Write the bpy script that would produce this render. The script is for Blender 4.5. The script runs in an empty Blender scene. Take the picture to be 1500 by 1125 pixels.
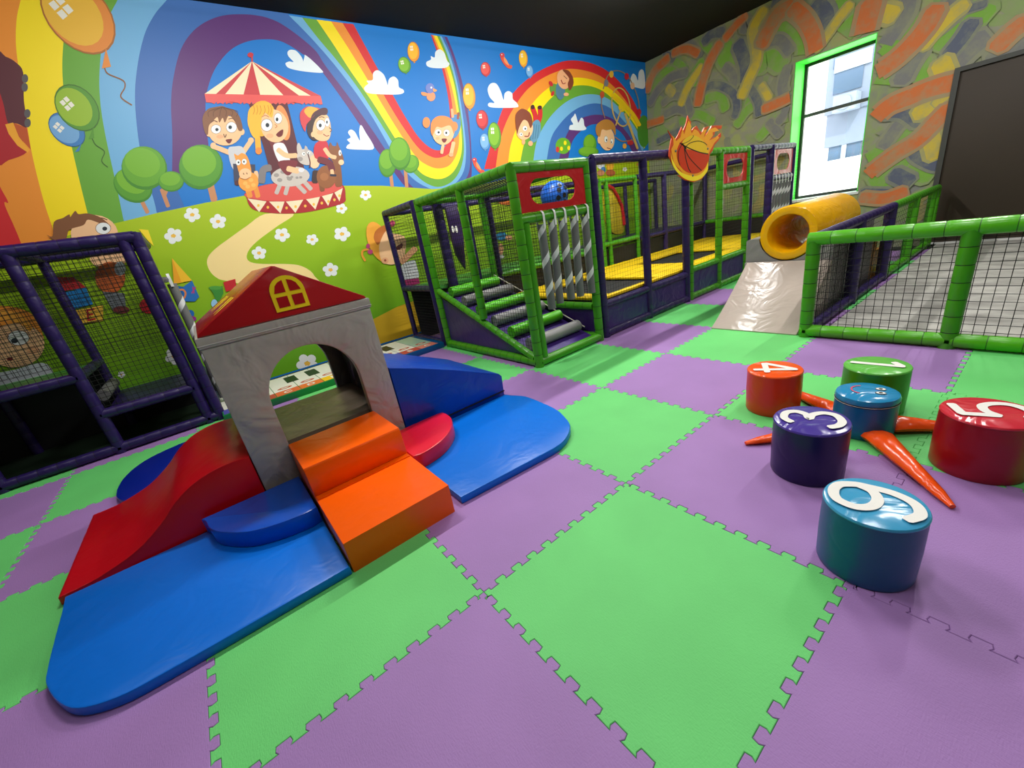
import bpy, bmesh, math, random
from mathutils import Vector, Matrix
from mathutils.geometry import tessellate_polygon
random.seed(7)
SC = bpy.context.scene
COL = SC.collection
PI = math.pi
TAU = 2 * PI

# ------------------------------------------------------------------ camera
CAM_LOC = Vector((-0.52847, -1.25349, 1.43939))
FPX = 588.787
PITCH, YAW, ROLL = -0.363879, 0.962346, -0.178355
cy_, sy_, cp_, sp_, cr_, sr_ = math.cos(YAW), math.sin(YAW), math.cos(PITCH), math.sin(PITCH), math.cos(ROLL), math.sin(ROLL)
FWD = Vector((cp_ * cy_, cp_ * sy_, sp_))
R0 = Vector((sy_, -cy_, 0))
U0 = R0.cross(FWD)
RIGHT = cr_ * R0 + sr_ * U0
UP = -sr_ * R0 + cr_ * U0
cam = bpy.data.cameras.new('camera')
cam.sensor_width = 36
cam.lens = FPX / 1500 * 36
cam.clip_start = 0.05
camo = bpy.data.objects.new('camera', cam)
M3 = Matrix((RIGHT, UP, -FWD)).transposed()
camo.matrix_world = Matrix.Translation(CAM_LOC) @ M3.to_4x4()
COL.objects.link(camo)
SC.camera = camo
SC.view_settings.view_transform = 'Standard'
SC.view_settings.look = 'None'
SC.view_settings.gamma = 1
SC.view_settings.use_curve_mapping = False
SC.view_settings.exposure = 0.0
try:
    SC.cycles.use_denoising = True
    SC.cycles.max_bounces = 8
    SC.cycles.diffuse_bounces = 4
    SC.cycles.sample_clamp_indirect = 6
    SC.cycles.caustics_reflective = False
    SC.cycles.caustics_refractive = False
except Exception:
    pass


def ray(u, v):
    return FWD + (u - 750) / FPX * RIGHT - (v - 562.5) / FPX * UP


def onY(u, v, y):
    d = ray(u, v)
    return CAM_LOC + d * ((y - CAM_LOC.y) / d.y)


def onX(u, v, x):
    d = ray(u, v)
    return CAM_LOC + d * ((x - CAM_LOC.x) / d.x)


def onZ(u, v, z):
    d = ray(u, v)
    return CAM_LOC + d * ((z - CAM_LOC.z) / d.z)


# --------------------------------------------------------------- materials
def lin(c):
    if isinstance(c, str):
        c = tuple(int(c[i:i + 2], 16) for i in (0, 2, 4))
    r = []
    for x in c[:3]:
        x /= 255
        r.append(x / 12.92 if x <= 0.04045 else ((x + 0.055) / 1.055) ** 2.4)
    return tuple(r) + (1,)


MATS = {}


def mat(name, col, rough=0.6, var=0.06, vscale=6, bump=0.0, bscale=30, spec=0.5, coat=0.0, wrinkle=0.0, emit=None):
    if name in MATS:
        return MATS[name]
    m = bpy.data.materials.new(name)
    m.use_nodes = True
    nt = m.node_tree
    b = nt.nodes['Principled BSDF']
    b.inputs['Roughness'].default_value = rough
    b.inputs['Specular IOR Level'].default_value = spec
    if coat:
        b.inputs['Coat Weight'].default_value = coat
        b.inputs['Coat Roughness'].default_value = 0.12
    c = lin(col)
    tc = nt.nodes.new('ShaderNodeTexCoord')
    n = nt.nodes.new('ShaderNodeTexNoise')
    n.inputs['Scale'].default_value = vscale
    n.inputs['Detail'].default_value = 3
    nt.links.new(tc.outputs['Object'], n.inputs['Vector'])
    mix = nt.nodes.new('ShaderNodeMix')
    mix.data_type = 'RGBA'
    mix.inputs[6].default_value = tuple(x * (1 - var) for x in c[:3]) + (1,)
    mix.inputs[7].default_value = tuple(min(1, x * (1 + var)) for x in c[:3]) + (1,)
    nt.links.new(n.outputs['Fac'], mix.inputs[0])
    nt.links.new(mix.outputs[2], b.inputs['Base Color'])
    h = None
    if bump:
        n2 = nt.nodes.new('ShaderNodeTexNoise')
        n2.inputs['Scale'].default_value = bscale
        n2.inputs['Detail'].default_value = 4
        nt.links.new(tc.outputs['Object'], n2.inputs['Vector'])
        bp = nt.nodes.new('ShaderNodeBump')
        bp.inputs['Strength'].default_value = bump
        bp.inputs['Distance'].default_value = 0.01
        nt.links.new(n2.outputs['Fac'], bp.inputs['Height'])
        h = bp
    if wrinkle:
        w = nt.nodes.new('ShaderNodeTexNoise')
        w.inputs['Scale'].default_value = 4
        w.inputs['Detail'].default_value = 2
        w.inputs['Distortion'].default_value = 1.6
        nt.links.new(tc.outputs['Object'], w.inputs['Vector'])
        bp2 = nt.nodes.new('ShaderNodeBump')
        bp2.inputs['Strength'].default_value = wrinkle
        bp2.inputs['Distance'].default_value = 0.05
        nt.links.new(w.outputs['Fac'], bp2.inputs['Height'])
        if h:
            nt.links.new(h.outputs[0], bp2.inputs['Normal'])
        h = bp2
    if h:
        nt.links.new(h.outputs[0], b.inputs['Normal'])
    if emit:
        b.inputs['Emission Color'].default_value = c
        b.inputs['Emission Strength'].default_value = emit
    MATS[name] = m
    return m


def foam_mat(name, col):
    """EVA foam floor mat: fine woven emboss plus faint scuffs"""
    m = bpy.data.materials.new(name)
    m.use_nodes = True
    nt = m.node_tree
    b = nt.nodes['Principled BSDF']
    b.inputs['Roughness'].default_value = 0.55
    b.inputs['Specular IOR Level'].default_value = 0.35
    g = nt.nodes.new('ShaderNodeNewGeometry')
    n = nt.nodes.new('ShaderNodeTexNoise')
    n.inputs['Scale'].default_value = 2.3
    n.inputs['Detail'].default_value = 5
    nt.links.new(g.outputs['Position'], n.inputs['Vector'])
    c = lin(col)
    rp = nt.nodes.new('ShaderNodeValToRGB')
    rp.color_ramp.elements[0].position = 0.3
    rp.color_ramp.elements[1].position = 0.75
    rp.color_ramp.elements[0].color = tuple(x * 0.93 for x in c[:3]) + (1,)
    rp.color_ramp.elements[1].color = tuple(min(1, x * 1.06) for x in c[:3]) + (1,)
    nt.links.new(n.outputs['Fac'], rp.inputs['Fac'])
    nt.links.new(rp.outputs['Color'], b.inputs['Base Color'])
    # woven emboss
    mp = nt.nodes.new('ShaderNodeMapping')
    mp.inputs['Rotation'].default_value = (0, 0, 0.1)
    mp.inputs['Scale'].default_value = (70, 240, 1)
    nt.links.new(g.outputs['Position'], mp.inputs['Vector'])
    w1 = nt.nodes.new('ShaderNodeTexNoise')
    w1.inputs['Scale'].default_value = 1
    w1.inputs['Detail'].default_value = 2
    nt.links.new(mp.outputs['Vector'], w1.inputs['Vector'])
    mp2 = nt.nodes.new('ShaderNodeMapping')
    mp2.inputs['Scale'].default_value = (240, 70, 1)
    nt.links.new(g.outputs['Position'], mp2.inputs['Vector'])
    w2 = nt.nodes.new('ShaderNodeTexNoise')
    w2.inputs['Scale'].default_value = 1
    nt.links.new(mp2.outputs['Vector'], w2.inputs['Vector'])
    ad = nt.nodes.new('ShaderNodeMath')
    ad.operation = 'ADD'
    nt.links.new(w1.outputs['Fac'], ad.inputs[0])
    nt.links.new(w2.outputs['Fac'], ad.inputs[1])
    bp = nt.nodes.new('ShaderNodeBump')
    bp.inputs['Strength'].default_value = 0.35
    bp.inputs['Distance'].default_value = 0.003
    nt.links.new(ad.outputs[0], bp.inputs['Height'])
    nt.links.new(bp.outputs[0], b.inputs['Normal'])
    return m


GREEN_PAD = mat('green_pvc_pad', (66, 148, 16), 0.34, 0.08, 5, 0.25, 25, wrinkle=0.15)
PURPLE_PAD = mat('purple_pvc_pad', (36, 20, 80), 0.38, 0.08, 5, 0.25, 25, wrinkle=0.15)
BLACK_TIE = mat('black_cable_tie', (14, 14, 14), 0.5)
NET = mat('black_net_cord', (16, 17, 14), 0.9, 0.02)
GREY_FOAM = mat('grey_foam', (110, 110, 110), 0.6, 0.1, 12, 0.2, 60)
WHITE_TAPE = mat('white_tape', (225, 225, 225), 0.5)
RED_PVC = mat('red_pvc', (185, 22, 32), 0.3, 0.05, 5, 0.1, 20, wrinkle=0.25)
WHITE = mat('white_print', (238, 236, 228), 0.45)
YELLOW_PAD = mat('yellow_trampoline_pad', (246, 206, 14), 0.45, 0.06, 8, 0.2, 20)
BLACK_BED = mat('black_trampoline_bed', (20, 20, 22), 0.8, 0.1, 40)
PURPLE_SKIRT = mat('purple_vinyl_skirt', (44, 24, 92), 0.36, 0.06, 5, 0.1, 20, wrinkle=0.5)


# --------------------------------------------------------------- builders
class MB:
    def __init__(s):
        s.v, s.f, s.m, s.sm = [], [], [], []

    def add(s, vs, fs, mi=0, smooth=False):
        o = len(s.v)
        s.v += [tuple(v) for v in vs]
        for f in fs:
            s.f.append([o + i for i in f])
            s.m.append(mi)
            s.sm.append(smooth)
        return s

    def box(s, lo, hi, mi=0):
        x0, y0, z0 = lo
        x1, y1, z1 = hi
        return s.add([(x0, y0, z0), (x1, y0, z0), (x1, y1, z0), (x0, y1, z0), (x0, y0, z1), (x1, y0, z1), (x1, y1, z1), (x0, y1, z1)],
                     [(0, 3, 2, 1), (4, 5, 6, 7), (0, 1, 5, 4), (1, 2, 6, 5), (2, 3, 7, 6), (3, 0, 4, 7)], mi)

    def prism(s, poly, axis, a, b, mi=0, mside=None, bev=0.0):
        """poly of 2D points in the plane across `axis`; extruded a..b; optional rounded edge"""
        def P(p, t):
            if axis == 'z':
                return (p[0], p[1], t)
            if axis == 'y':
                return (p[0], t, p[1])
            return (t, p[0], p[1])
        n = len(poly)
        area = sum(poly[i][0] * poly[(i + 1) % n][1] - poly[(i + 1) % n][0] * poly[i][1] for i in range(n))
        if area < 0:
            poly = poly[::-1]
        rings = [(0, a), (0, b)]
        if bev:
            k = [(0.0, 1.0), (0.3, 0.35), (1.0, 0.0)]   # (inset fraction , offset fraction)
            rings = [(bev * i, a + bev * o) for i, o in [(1, 0), (0.3, 0.3), (0, 1)]] + [(bev * i, b - bev * o) for i, o in [(0, 1), (0.3, 0.3), (1, 0)]]
        vs = []
        for ins, t in rings:
            q = inset(poly, ins) if ins else poly
            vs += [P(p, t) for p in q]
        fs = []
        for r in range(len(rings) - 1):
            for i in range(n):
                j = (i + 1) % n
                fs.append((r * n + i, r * n + j, (r + 1) * n + j, (r + 1) * n + i))
        if axis == 'y':
            fs = [f[::-1] for f in fs]
        s.add(vs, fs, mi if mside is None else mside, bool(bev))
        tri = tessellate_polygon([[Vector((p[0], p[1], 0)) for p in poly]])
        o = (len(rings) - 1) * n
        caps = []
        for t in tri:
            t = list(t)
            ar = sum(poly[t[i]][0] * poly[t[(i + 1) % 3]][1] - poly[t[(i + 1) % 3]][0] * poly[t[i]][1] for i in range(3))
            if ar < 0:
                t = t[::-1]
            top = [o + i for i in t]
            bot = [i for i in t[::-1]]
            if axis == 'y':
                top, bot = top[::-1], bot[::-1]
            caps += [top, bot]
        base = len(s.v) - len(vs)
        for f in caps:
            s.f.append([base + i for i in f])
            s.m.append(mi)
            s.sm.append(False)
        return s

    def tube(s, p0, p1, r, n=12, seg=0.13, mi=0, tie=1, r1=None, pinch=0.965, cap=True):
        """padded pipe; pinched at cable ties every `seg` metres"""
        p0, p1 = Vector(p0), Vector(p1)
        d = p1 - p0
        L = d.length
        d.normalize()
        a = d.orthogonal().normalized()
        b = d.cross(a)
        r1 = r if r1 is None else r1
        prof = [(0, 1, mi)]
        if seg and L > seg * 1.2:
            k = max(1, int(round(L / seg)))
            st = L / k
            for i in range(1, k):
                t = i * st
                prof += [(t - 0.012, 1, mi), (t - 0.003, pinch, mi), (t + 0.003, pinch, tie), (t + 0.012, 1, mi)]
        prof.append((L, 1, mi))
        vs = []
        for t, k, _ in prof:
            rr = (r + (r1 - r) * t / L) * k
            c = p0 + d * t
            for i in range(n):
                an = TAU * i / n
                vs.append(c + a * (math.cos(an) * rr) + b * (math.sin(an) * rr))
        for q in range(len(prof) - 1):
            fs = []
            for i in range(n):
                j = (i + 1) % n
                fs.append((q * n + i, q * n + j, (q + 1) * n + j, (q + 1) * n + i))
            o = len(s.v) if q == 0 else o0
            if q == 0:
                o0 = len(s.v)
                s.v += [tuple(v) for v in vs]
            for f in fs:
                s.f.append([o0 + i for i in f])
                s.m.append(prof[q + 1][2])
                s.sm.append(True)
        if cap:
            s.f.append([o0 + i for i in range(n)][::-1])
            s.m.append(mi)
            s.sm.append(False)
            e = o0 + (len(prof) - 1) * n
            s.f.append([e + i for i in range(n)])
            s.m.append(mi)
            s.sm.append(False)
        return s

    def lathe(s, prof, c, n=40, mi=0, mis=None):
        """prof: list of (r,z) ; axis z at c"""
        vs, fs = [], []
        o = len(s.v)
        for r, z in prof:
            for i in range(n):
                an = TAU * i / n
                vs.append((c[0] + r * math.cos(an), c[1] + r * math.sin(an), c[2] + z))
        s.v += vs
        for q in range(len(prof) - 1):
            for i in range(n):
                j = (i + 1) % n
                s.f.append([o + q * n + i, o + q * n + j, o + (q + 1) * n + j, o + (q + 1) * n + i])
                s.m.append(mi if mis is None else mis[q])
                s.sm.append(True)
        if prof[0][0] > 1e-5:
            s.f.append([o + i for i in range(n)][::-1]); s.m.append(mi); s.sm.append(False)
        if prof[-1][0] > 1e-5:
            e = o + (len(prof) - 1) * n
            s.f.append([e + i for i in range(n)]); s.m.append(mi if mis is None else mis[-1]); s.sm.append(False)
        return s

    def build(s, name, mats, parent=None, loc=None):
        me = bpy.data.meshes.new(name)
        off = Vector(loc) if loc is not None else (Vector(parent['_o']) if parent is not None and '_o' in parent else Vector((0, 0, 0)))
        me.from_pydata([tuple(Vector(v) - off) for v in s.v], [], s.f)
        if not isinstance(mats, (list, tuple)):
            mats = [mats]
        for m in mats:
            me.materials.append(m)
        me.polygons.foreach_set('material_index', s.m)
        me.polygons.foreach_set('use_smooth', s.sm)
        me.update()
        if any(s.sm):
            me.set_sharp_from_angle(angle=math.radians(38))
        o = bpy.data.objects.new(name, me)
        COL.objects.link(o)
        if parent is not None:
            o.parent = parent
            if '_o' in parent:
                o['_o'] = list(parent['_o'])
                if parent.type == 'MESH' and loc is None:
                    pass
        else:
            o.location = off
            o['_o'] = list(off)
        return o


def inset(poly, d):
    """inset a CCW polygon by d"""
    n = len(poly)
    out = []
    for i in range(n):
        p0, p1, p2 = Vector(poly[i - 1][:2]), Vector(poly[i][:2]), Vector(poly[(i + 1) % n][:2])
        e1, e2 = (p1 - p0), (p2 - p1)
        if e1.length < 1e-9 or e2.length < 1e-9:
            out.append(tuple(p1)); continue
        e1.normalize(); e2.normalize()
        n1, n2 = Vector((-e1.y, e1.x)), Vector((-e2.y, e2.x))
        m = n1 + n2
        if m.length < 1e-6:
            out.append(tuple(p1)); continue
        m.normalize()
        k = max(0.35, m.dot(n1))
        out.append(tuple(p1 + m * (d / k)))
    return out


def catmull(pts, closed=True, k=5):
    n = len(pts)
    out = []
    rng = range(n) if closed else range(n - 1)
    for i in rng:
        if closed:
            p0, p1, p2, p3 = pts[i - 1], pts[i], pts[(i + 1) % n], pts[(i + 2) % n]
        else:
            p0, p1, p2, p3 = pts[max(i - 1, 0)], pts[i], pts[i + 1], pts[min(i + 2, n - 1)]
        for j in range(k):
            t = j / k
            out.append(tuple(0.5 * (2 * b + (c - a) * t + (2 * a - 5 * b + 4 * c - d) * t * t + (3 * b - a - 3 * c + d) * t ** 3)
                             for a, b, c, d in zip(p0, p1, p2, p3)))
    if not closed:
        out.append(tuple(pts[-1]))
    return out


def ellipse(cx, cy, rx, ry, rot=0, n=28):
    c, s = math.cos(math.radians(rot)), math.sin(math.radians(rot))
    return [(cx + rx * math.cos(TAU * i / n) * c - ry * math.sin(TAU * i / n) * s,
             cy + rx * math.cos(TAU * i / n) * s + ry * math.sin(TAU * i / n) * c) for i in range(n)]


def tag(o, label=None, cat=None, group=None, kind=None):
    if label: o['label'] = label
    if cat: o['category'] = cat
    if group: o['group'] = group
    if kind: o['kind'] = kind
    return o


def thing(name, loc, label, cat, group=None):
    o = bpy.data.objects.new(name, None)
    o.empty_display_size = 0.1
    COL.objects.link(o)
    o.location = loc
    o['_o'] = list(loc)
    return tag(o, label, cat, group)


def copy_tree(o, parent=None):
    c = o.copy()
    COL.objects.link(c)
    c.parent = parent
    for ch in list(o.children):
        copy_tree(ch, c)
    return c


def structure(name, mb, mats):
    o = mb.build(name, mats)
    o['kind'] = 'structure'
    return o


def net_mb(o, u, v, w, h, sp=0.05, t=0.0016, mb=None):
    """square-mesh net as thin cords: o corner, u/v unit directions"""
    mb = mb or MB()
    o, u, v = Vector(o), Vector(u).normalized(), Vector(v).normalized()
    nn = u.cross(v)

    def cord(a, b, side):
        d = (b - a)
        s1 = side * t
        s2 = nn * t
        vs = [a + s1, a + s2, a - s1, a - s2, b + s1, b + s2, b - s1, b - s2]
        mb.add(vs, [(0, 1, 5, 4), (1, 2, 6, 5), (2, 3, 7, 6), (3, 0, 4, 7)])
    nu, nv = int(w / sp), int(h / sp)
    for i in range(nu + 1):
        x = (w - nu * sp) / 2 + i * sp
        cord(o + u * x, o + u * x + v * h, u)
    for j in range(nv + 1):
        y = (h - nv * sp) / 2 + j * sp
        cord(o + v * y, o + v * y + u * w, v)
    return mb

# =================================================================== ROOM
YM, XR, ZC = 5.5, 9.585, 4.52
XL, YB = -4.6, -6.6
WY0, WY1, WZ0, WZ1 = 1.18, 2.345, 1.0, 3.4
plain = mat('grey_wall_paint', (120, 118, 108), 0.85, 0.04)
structure('wall_left', MB().box((XL - .1, YM, -.03), (XR + .6, YM + .12, ZC)), mat('blue_sky_mural_print', (0, 120, 205), 0.5, 0.02, 2))
structure('wall_back', MB().box((XL - .1, YB - .12, -.03), (XR + .6, YB, ZC)), plain)
structure('wall_front', MB().box((XL - .12, YB, -.03), (XL, YM, ZC)), plain)
structure('ceiling', MB().box((XL - .12, YB - .12, ZC), (XR + .6, YM + .12, ZC + .12)), mat('black_ceiling_paint', (3, 3, 3), 0.9, 0.05))
structure('floor', MB().box((XL, YB, -.14), (XR, YM, -.02)), mat('dark_subfloor', (40, 40, 40), 0.9, 0.05))


def paint_base():
    m = bpy.data.materials.new('sponged_wall_paint')
    m.use_nodes = True
    nt = m.node_tree
    b = nt.nodes['Principled BSDF']
    b.inputs['Roughness'].default_value = 0.7
    g = nt.nodes.new('ShaderNodeNewGeometry')
    n = nt.nodes.new('ShaderNodeTexNoise')
    n.inputs['Scale'].default_value = 1.3
    n.inputs['Detail'].default_value = 6
    n.inputs['Roughness'].default_value = 0.6
    n.inputs['Distortion'].default_value = 0.8
    nt.links.new(g.outputs['Position'], n.inputs['Vector'])
    r = nt.nodes.new('ShaderNodeValToRGB')
    e = r.color_ramp.elements
    e[0].position, e[0].color = 0.32, lin((130, 132, 124))
    e[1].position, e[1].color = 0.72, lin((168, 156, 108))
    k = e.new(0.44); k.color = lin((140, 156, 100))
    k = e.new(0.52); k.color = lin((146, 146, 128))
    k = e.new(0.6); k.color = lin((156, 166, 104))
    nt.links.new(n.outputs['Fac'], r.inputs['Fac'])
    nt.links.new(r.outputs['Color'], b.inputs['Base Color'])
    return m


def paint_stroke(name, col, lo=.28, hi=.56, top=.88):
    m = bpy.data.materials.new(name)
    m.use_nodes = True
    nt = m.node_tree
    b = nt.nodes['Principled BSDF']
    b.inputs['Roughness'].default_value = 0.7
    g = nt.nodes.new('ShaderNodeNewGeometry')
    n = nt.nodes.new('ShaderNodeTexNoise')
    n.inputs['Scale'].default_value = 3.2
    n.inputs['Detail'].default_value = 8
    n.inputs['Roughness'].default_value = 0.7
    nt.links.new(g.outputs['Position'], n.inputs['Vector'])
    r = nt.nodes.new('ShaderNodeValToRGB')
    e = r.color_ramp.elements
    c = lin(col)
    o = lin((146, 150, 116))
    e[0].position, e[0].color = lo, tuple(a * .15 + q * .85 for a, q in zip(c, o))
    e[1].position, e[1].color = hi, tuple(a * top + q * (1 - top) for a, q in zip(c, o))
    nt.links.new(n.outputs['Fac'], r.inputs['Fac'])
    nt.links.new(r.outputs['Color'], b.inputs['Base Color'])
    return m


pb = paint_base()
wr = MB()
wr.box((XR, YB, -.03), (XR + .55, WY0, ZC)).box((XR, WY1, -.03), (XR + .55, YM, ZC))
wr.box((XR, WY0, -.03), (XR + .55, WY1, WZ0)).box((XR, WY0, WZ1), (XR + .55, WY1, ZC))
structure('wall_right', wr, pb)


def ribbon(pts, w):
    """closed outline of a thick line with rounded ends"""
    L, R = [], []
    n = len(pts)
    for i in range(n):
        a = Vector(pts[max(i - 1, 0)]); b = Vector(pts[min(i + 1, n - 1)])
        d = (b - a)
        if d.length < 1e-9:
            d = Vector((1, 0))
        d.normalize()
        nn = Vector((-d.y, d.x)) * (w / 2)
        p = Vector(pts[i])
        if i == 0:
            L.append(tuple(p - d * w * .25 + nn * .6)); R.append(tuple(p - d * w * .25 - nn * .6))
        L.append(tuple(p + nn)); R.append(tuple(p - nn))
        if i == n - 1:
            L.append(tuple(p + d * w * .25 + nn * .6)); R.append(tuple(p + d * w * .25 - nn * .6))
    return L + R[::-1]


def quads_ribbon(pts, w):
    """ribbon as separate quads (safe for any curve)"""
    r = ribbon(pts, w)
    n = len(r) // 2
    L, R = r[:n], r[n:][::-1]
    return [[L[i], L[i + 1], R[i + 1], R[i]] for i in range(n - 1)]


# --- abstract strokes on the window wall (wall coordinates from the 570 px wide study crop)
K = lambda x, y: (930 + x / 2.632, y / 2.632)
STROKES = {
    'orange': ((212, 104, 38), [([(50, 350), (75, 280), (130, 225)], 26), ([(150, 205), (200, 190), (245, 205)], 22), ([(330, 170), (290, 240), (260, 330), (245, 400)], 28),
        ([(600, 30), (555, 55), (520, 110), (490, 170)], 40), ([(610, 35), (660, 80), (690, 140), (700, 200)], 36), ([(350, 150), (390, 100), (430, 60)], 22),
        ([(915, 10), (900, 70), (885, 130)], 48), ([(1160, 40), (1120, 110), (1060, 180), (1000, 235), (925, 285)], 40), ([(1225, 320), (1150, 340), (1060, 375), (980, 410), (905, 480)], 40),
        ([(1210, 420), (1160, 470), (1090, 540), (1010, 590), (940, 640), (880, 690)], 35), ([(1500, 90), (1450, 130), (1400, 180)], 35), ([(50, 480), (110, 460)], 22), ([(500, 420), (560, 395), (600, 375)], 26), ([(880, 760), (960, 765), (1040, 740)], 30)]),
    'yellow': ((214, 186, 44), [([(500, 40), (460, 110), (470, 180), (470, 240), (440, 310), (415, 370)], 28), ([(260, 260), (230, 300), (200, 350), (180, 400)], 24), ([(830, 20), (790, 70), (740, 140), (700, 190)], 22),
        ([(1270, 20), (1220, 60), (1160, 120), (1110, 180)], 28), ([(1180, 240), (1200, 290)], 60), ([(1140, 410), (1090, 440)], 40), ([(1140, 520), (1160, 600)], 40), ([(955, 50), (1000, 60)], 40), ([(130, 340), (150, 360)], 24), ([(490, 330), (520, 380)], 20), ([(1250, 330), (1160, 400)], 20)]),
    'navy': ((78, 86, 116), [([(700, 20), (735, 60), (735, 110), (720, 135)], 42), ([(540, 10), (600, 5)], 30), ([(400, 170), (420, 220), (430, 260), (430, 310)], 38), ([(270, 160), (300, 130), (340, 125)], 28), ([(120, 200), (150, 228)], 26),
        ([(250, 370), (280, 335), (330, 330), (380, 360), (395, 410), (385, 450)], 24), ([(440, 330), (475, 390), (480, 440)], 24), ([(1300, 90), (1260, 150), (1210, 210)], 30), ([(970, 430), (1040, 430), (1100, 470)], 34), ([(1100, 520), (1080, 590), (1140, 630), (1180, 640)], 28),
        ([(1000, 670), (1060, 700)], 36), ([(880, 745), (980, 748)], 28), ([(1350, 15), (1290, 35)], 16), ([(90, 545), (180, 500)], 20)]),
    'grey': ((118, 118, 122), [([(60, 400), (90, 350), (140, 300), (200, 280)], 26), ([(510, 165), (560, 155), (600, 200)], 28), ([(1050, 10), (1040, 60), (1000, 120), (960, 180)], 38), ([(1100, 190), (1060, 250), (1030, 310)], 40), ([(1500, 160), (1440, 200), (1380, 230)], 44),
        ([(590, 260), (570, 340), (600, 400)], 30), ([(120, 440), (170, 420), (220, 440)], 26), ([(960, 530), (900, 600)], 40), ([(1020, 480), (960, 560)], 30), ([(1180, 480), (1150, 520)], 50), ([(520, 470), (560, 520)], 24), ([(110, 400), (150, 370), (200, 380), (215, 430)], 22), ([(150, 190), (220, 165), (250, 215)], 20), ([(420, 120), (440, 90), (480, 110)], 26), ([(1150, 100), (1200, 60), (1240, 20)], 50), ([(350, 260), (380, 290), (380, 340)], 26), ([(555, 470), (580, 430), (600, 330)], 24), ([(1230, 250), (1290, 190), (1340, 150)], 44)]),
    'green': ((118, 176, 48), [([(550, 100), (620, 110), (660, 170), (650, 230)], 42), ([(355, 175), (345, 220), (370, 250)], 45), ([(55, 340), (100, 290), (170, 240)], 34), ([(890, 60), (830, 110), (780, 170)], 52), ([(1100, 90), (1020, 160), (960, 220)], 46),
        ([(1020, 240), (970, 310), (930, 390)], 52), ([(1110, 240), (1110, 290)], 76), ([(1060, 510), (1000, 560), (900, 620)], 46), ([(1100, 580), (1030, 640), (930, 700)], 54), ([(1060, 660), (1130, 680)], 64), ([(480, 260), (520, 225), (570, 250)], 44),
        ([(440, 400), (470, 340)], 26), ([(770, 50), (800, 10)], 54), ([(1180, 180), (1240, 110)], 34), ([(280, 380), (330, 370), (350, 420)], 26), ([(300, 200), (260, 160)], 22), ([(600, 440), (540, 470), (480, 530)], 26), ([(180, 470), (240, 440), (300, 470)], 26), ([(100, 250), (150, 235), (190, 260)], 22), ([(240, 320), (235, 280), (262, 240)], 26), ([(395, 480), (430, 430), (470, 400)], 26), ([(690, 260), (650, 300), (640, 380)], 10), ([(1300, 40), (1360, 60)], 60), ([(950, 430), (1010, 400)], 26)]),
}
sm = MB()
smats = [pb]
li = 0
for nm, (col, lst) in STROKES.items():
    smats.append(paint_stroke('sponged_' + nm + '_paint', col))
    smats.append(paint_stroke('thin_sponged_' + nm + '_paint', col, .40, .70, .5))
rr = random.Random(11)
for k in range(150):
    cy0, cz0 = rr.uniform(-2.2, 5.4), rr.uniform(.3, 4.4)
    rad, a0, da = rr.uniform(.18, .6), rr.uniform(0, TAU), rr.uniform(1.2, 2.8)
    P = [(cy0 + rad * math.cos(a0 + da * t / 9), cz0 + rad * math.sin(a0 + da * t / 9)) for t in range(10)]
    if any(y > YM - .08 or z > ZC - .08 or z < .05 or (WY0 - .12 < y < WY1 + .12 and WZ0 - .12 < z < WZ1 + .12) for y, z in P):
        continue
    mi = 2 + 2 * rr.choice([3, 3, 4, 4, 4, 2, 1])
    li += 1
    for qi, q in enumerate(quads_ribbon(P, rr.uniform(.10, .2))):
        sm.add([(XR - .0004 - li * .00006 - qi * .000004, yy, zz) for yy, zz in q], [(0, 1, 2, 3)], mi)
for pas, order in enumerate((['green', 'grey'], ['navy', 'yellow'], ['orange'])):
    for nm in order:
        mi = list(STROKES).index(nm) * 2 + 1
        for pts, w in STROKES[nm][1]:
            w = min(w, 36) if len(pts) == 2 else w
            P = [onX(*K(*p), XR) for p in pts]
            P = [(p.y, p.z) for p in P]
            if len(P) > 2:
                P = catmull(P, False, 5)
            li += 1
            for kk, (wk, mk) in enumerate(((1.5, 1), (1.0, 0))):
              x = XR - 0.0008 - li * 0.00016 - kk * .00006
              for q in quads_ribbon(P, w * 0.0058 * wk):
                x -= .000004
                q = [(yy, min(zz, ZC - .002)) for yy, zz in q]
                if any(WY0 - .02 < yy < WY1 + .02 and WZ0 < zz < WZ1 for yy, zz in q):
                    continue
                sm.add([(x, yy, zz) for yy, zz in q], [(0, 1, 2, 3)], mi + mk)
o = sm.build('painted_strokes', smats, bpy.data.objects['wall_right'])

# --- window ---------------------------------------------------------------
gtrim = mat('bright_green_reveal_paint', (84, 236, 70), 0.5, 0.03)
tr = MB()
tr.box((XR - .004, WY1 - .012, WZ0), (XR + .46, WY1 + .0, WZ1)).box((XR - .004, WY0, WZ1 - .012), (XR + .46, WY1 - .012, WZ1))
tr.box((XR - .004, WY0, WZ0), (XR + .46, WY0 + .012, WZ1 - .012))
structure('trim_1', tr, gtrim)
structure('trim_2', MB().box((XR - .02, WY0 - .02, WZ0 - .03), (XR + .46, WY1 - .012, WZ0 + .012)), mat('white_sill', (225, 228, 226), 0.4, 0.03))
dkfr = mat('dark_window_frame', (44, 46, 46), 0.4, 0.03)
win = MB()
xf0, xf1 = XR + .44, XR + .5
y0, y1, z0, z1 = WY0 + .012, WY1 - .012, WZ0 + .012, WZ1 - .012
win.box((xf0, y0, z0), (xf1, y1, z0 + .05)).box((xf0, y0, z1 - .05), (xf1, y1, z1)).box((xf0, y0, z0 + .05), (xf1, y0 + .05, z1 - .05)).box((xf0, y1 - .05, z0 + .05), (xf1, y1, z1 - .05))
win.box((xf0 - .01, y0 + .05, 2.49), (xf1, y1 - .05, 2.545))
wo = structure('window_1', win, dkfr)
gl = bpy.data.materials.new('window_glass')
gl.use_nodes = True
nt = gl.node_tree
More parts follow.
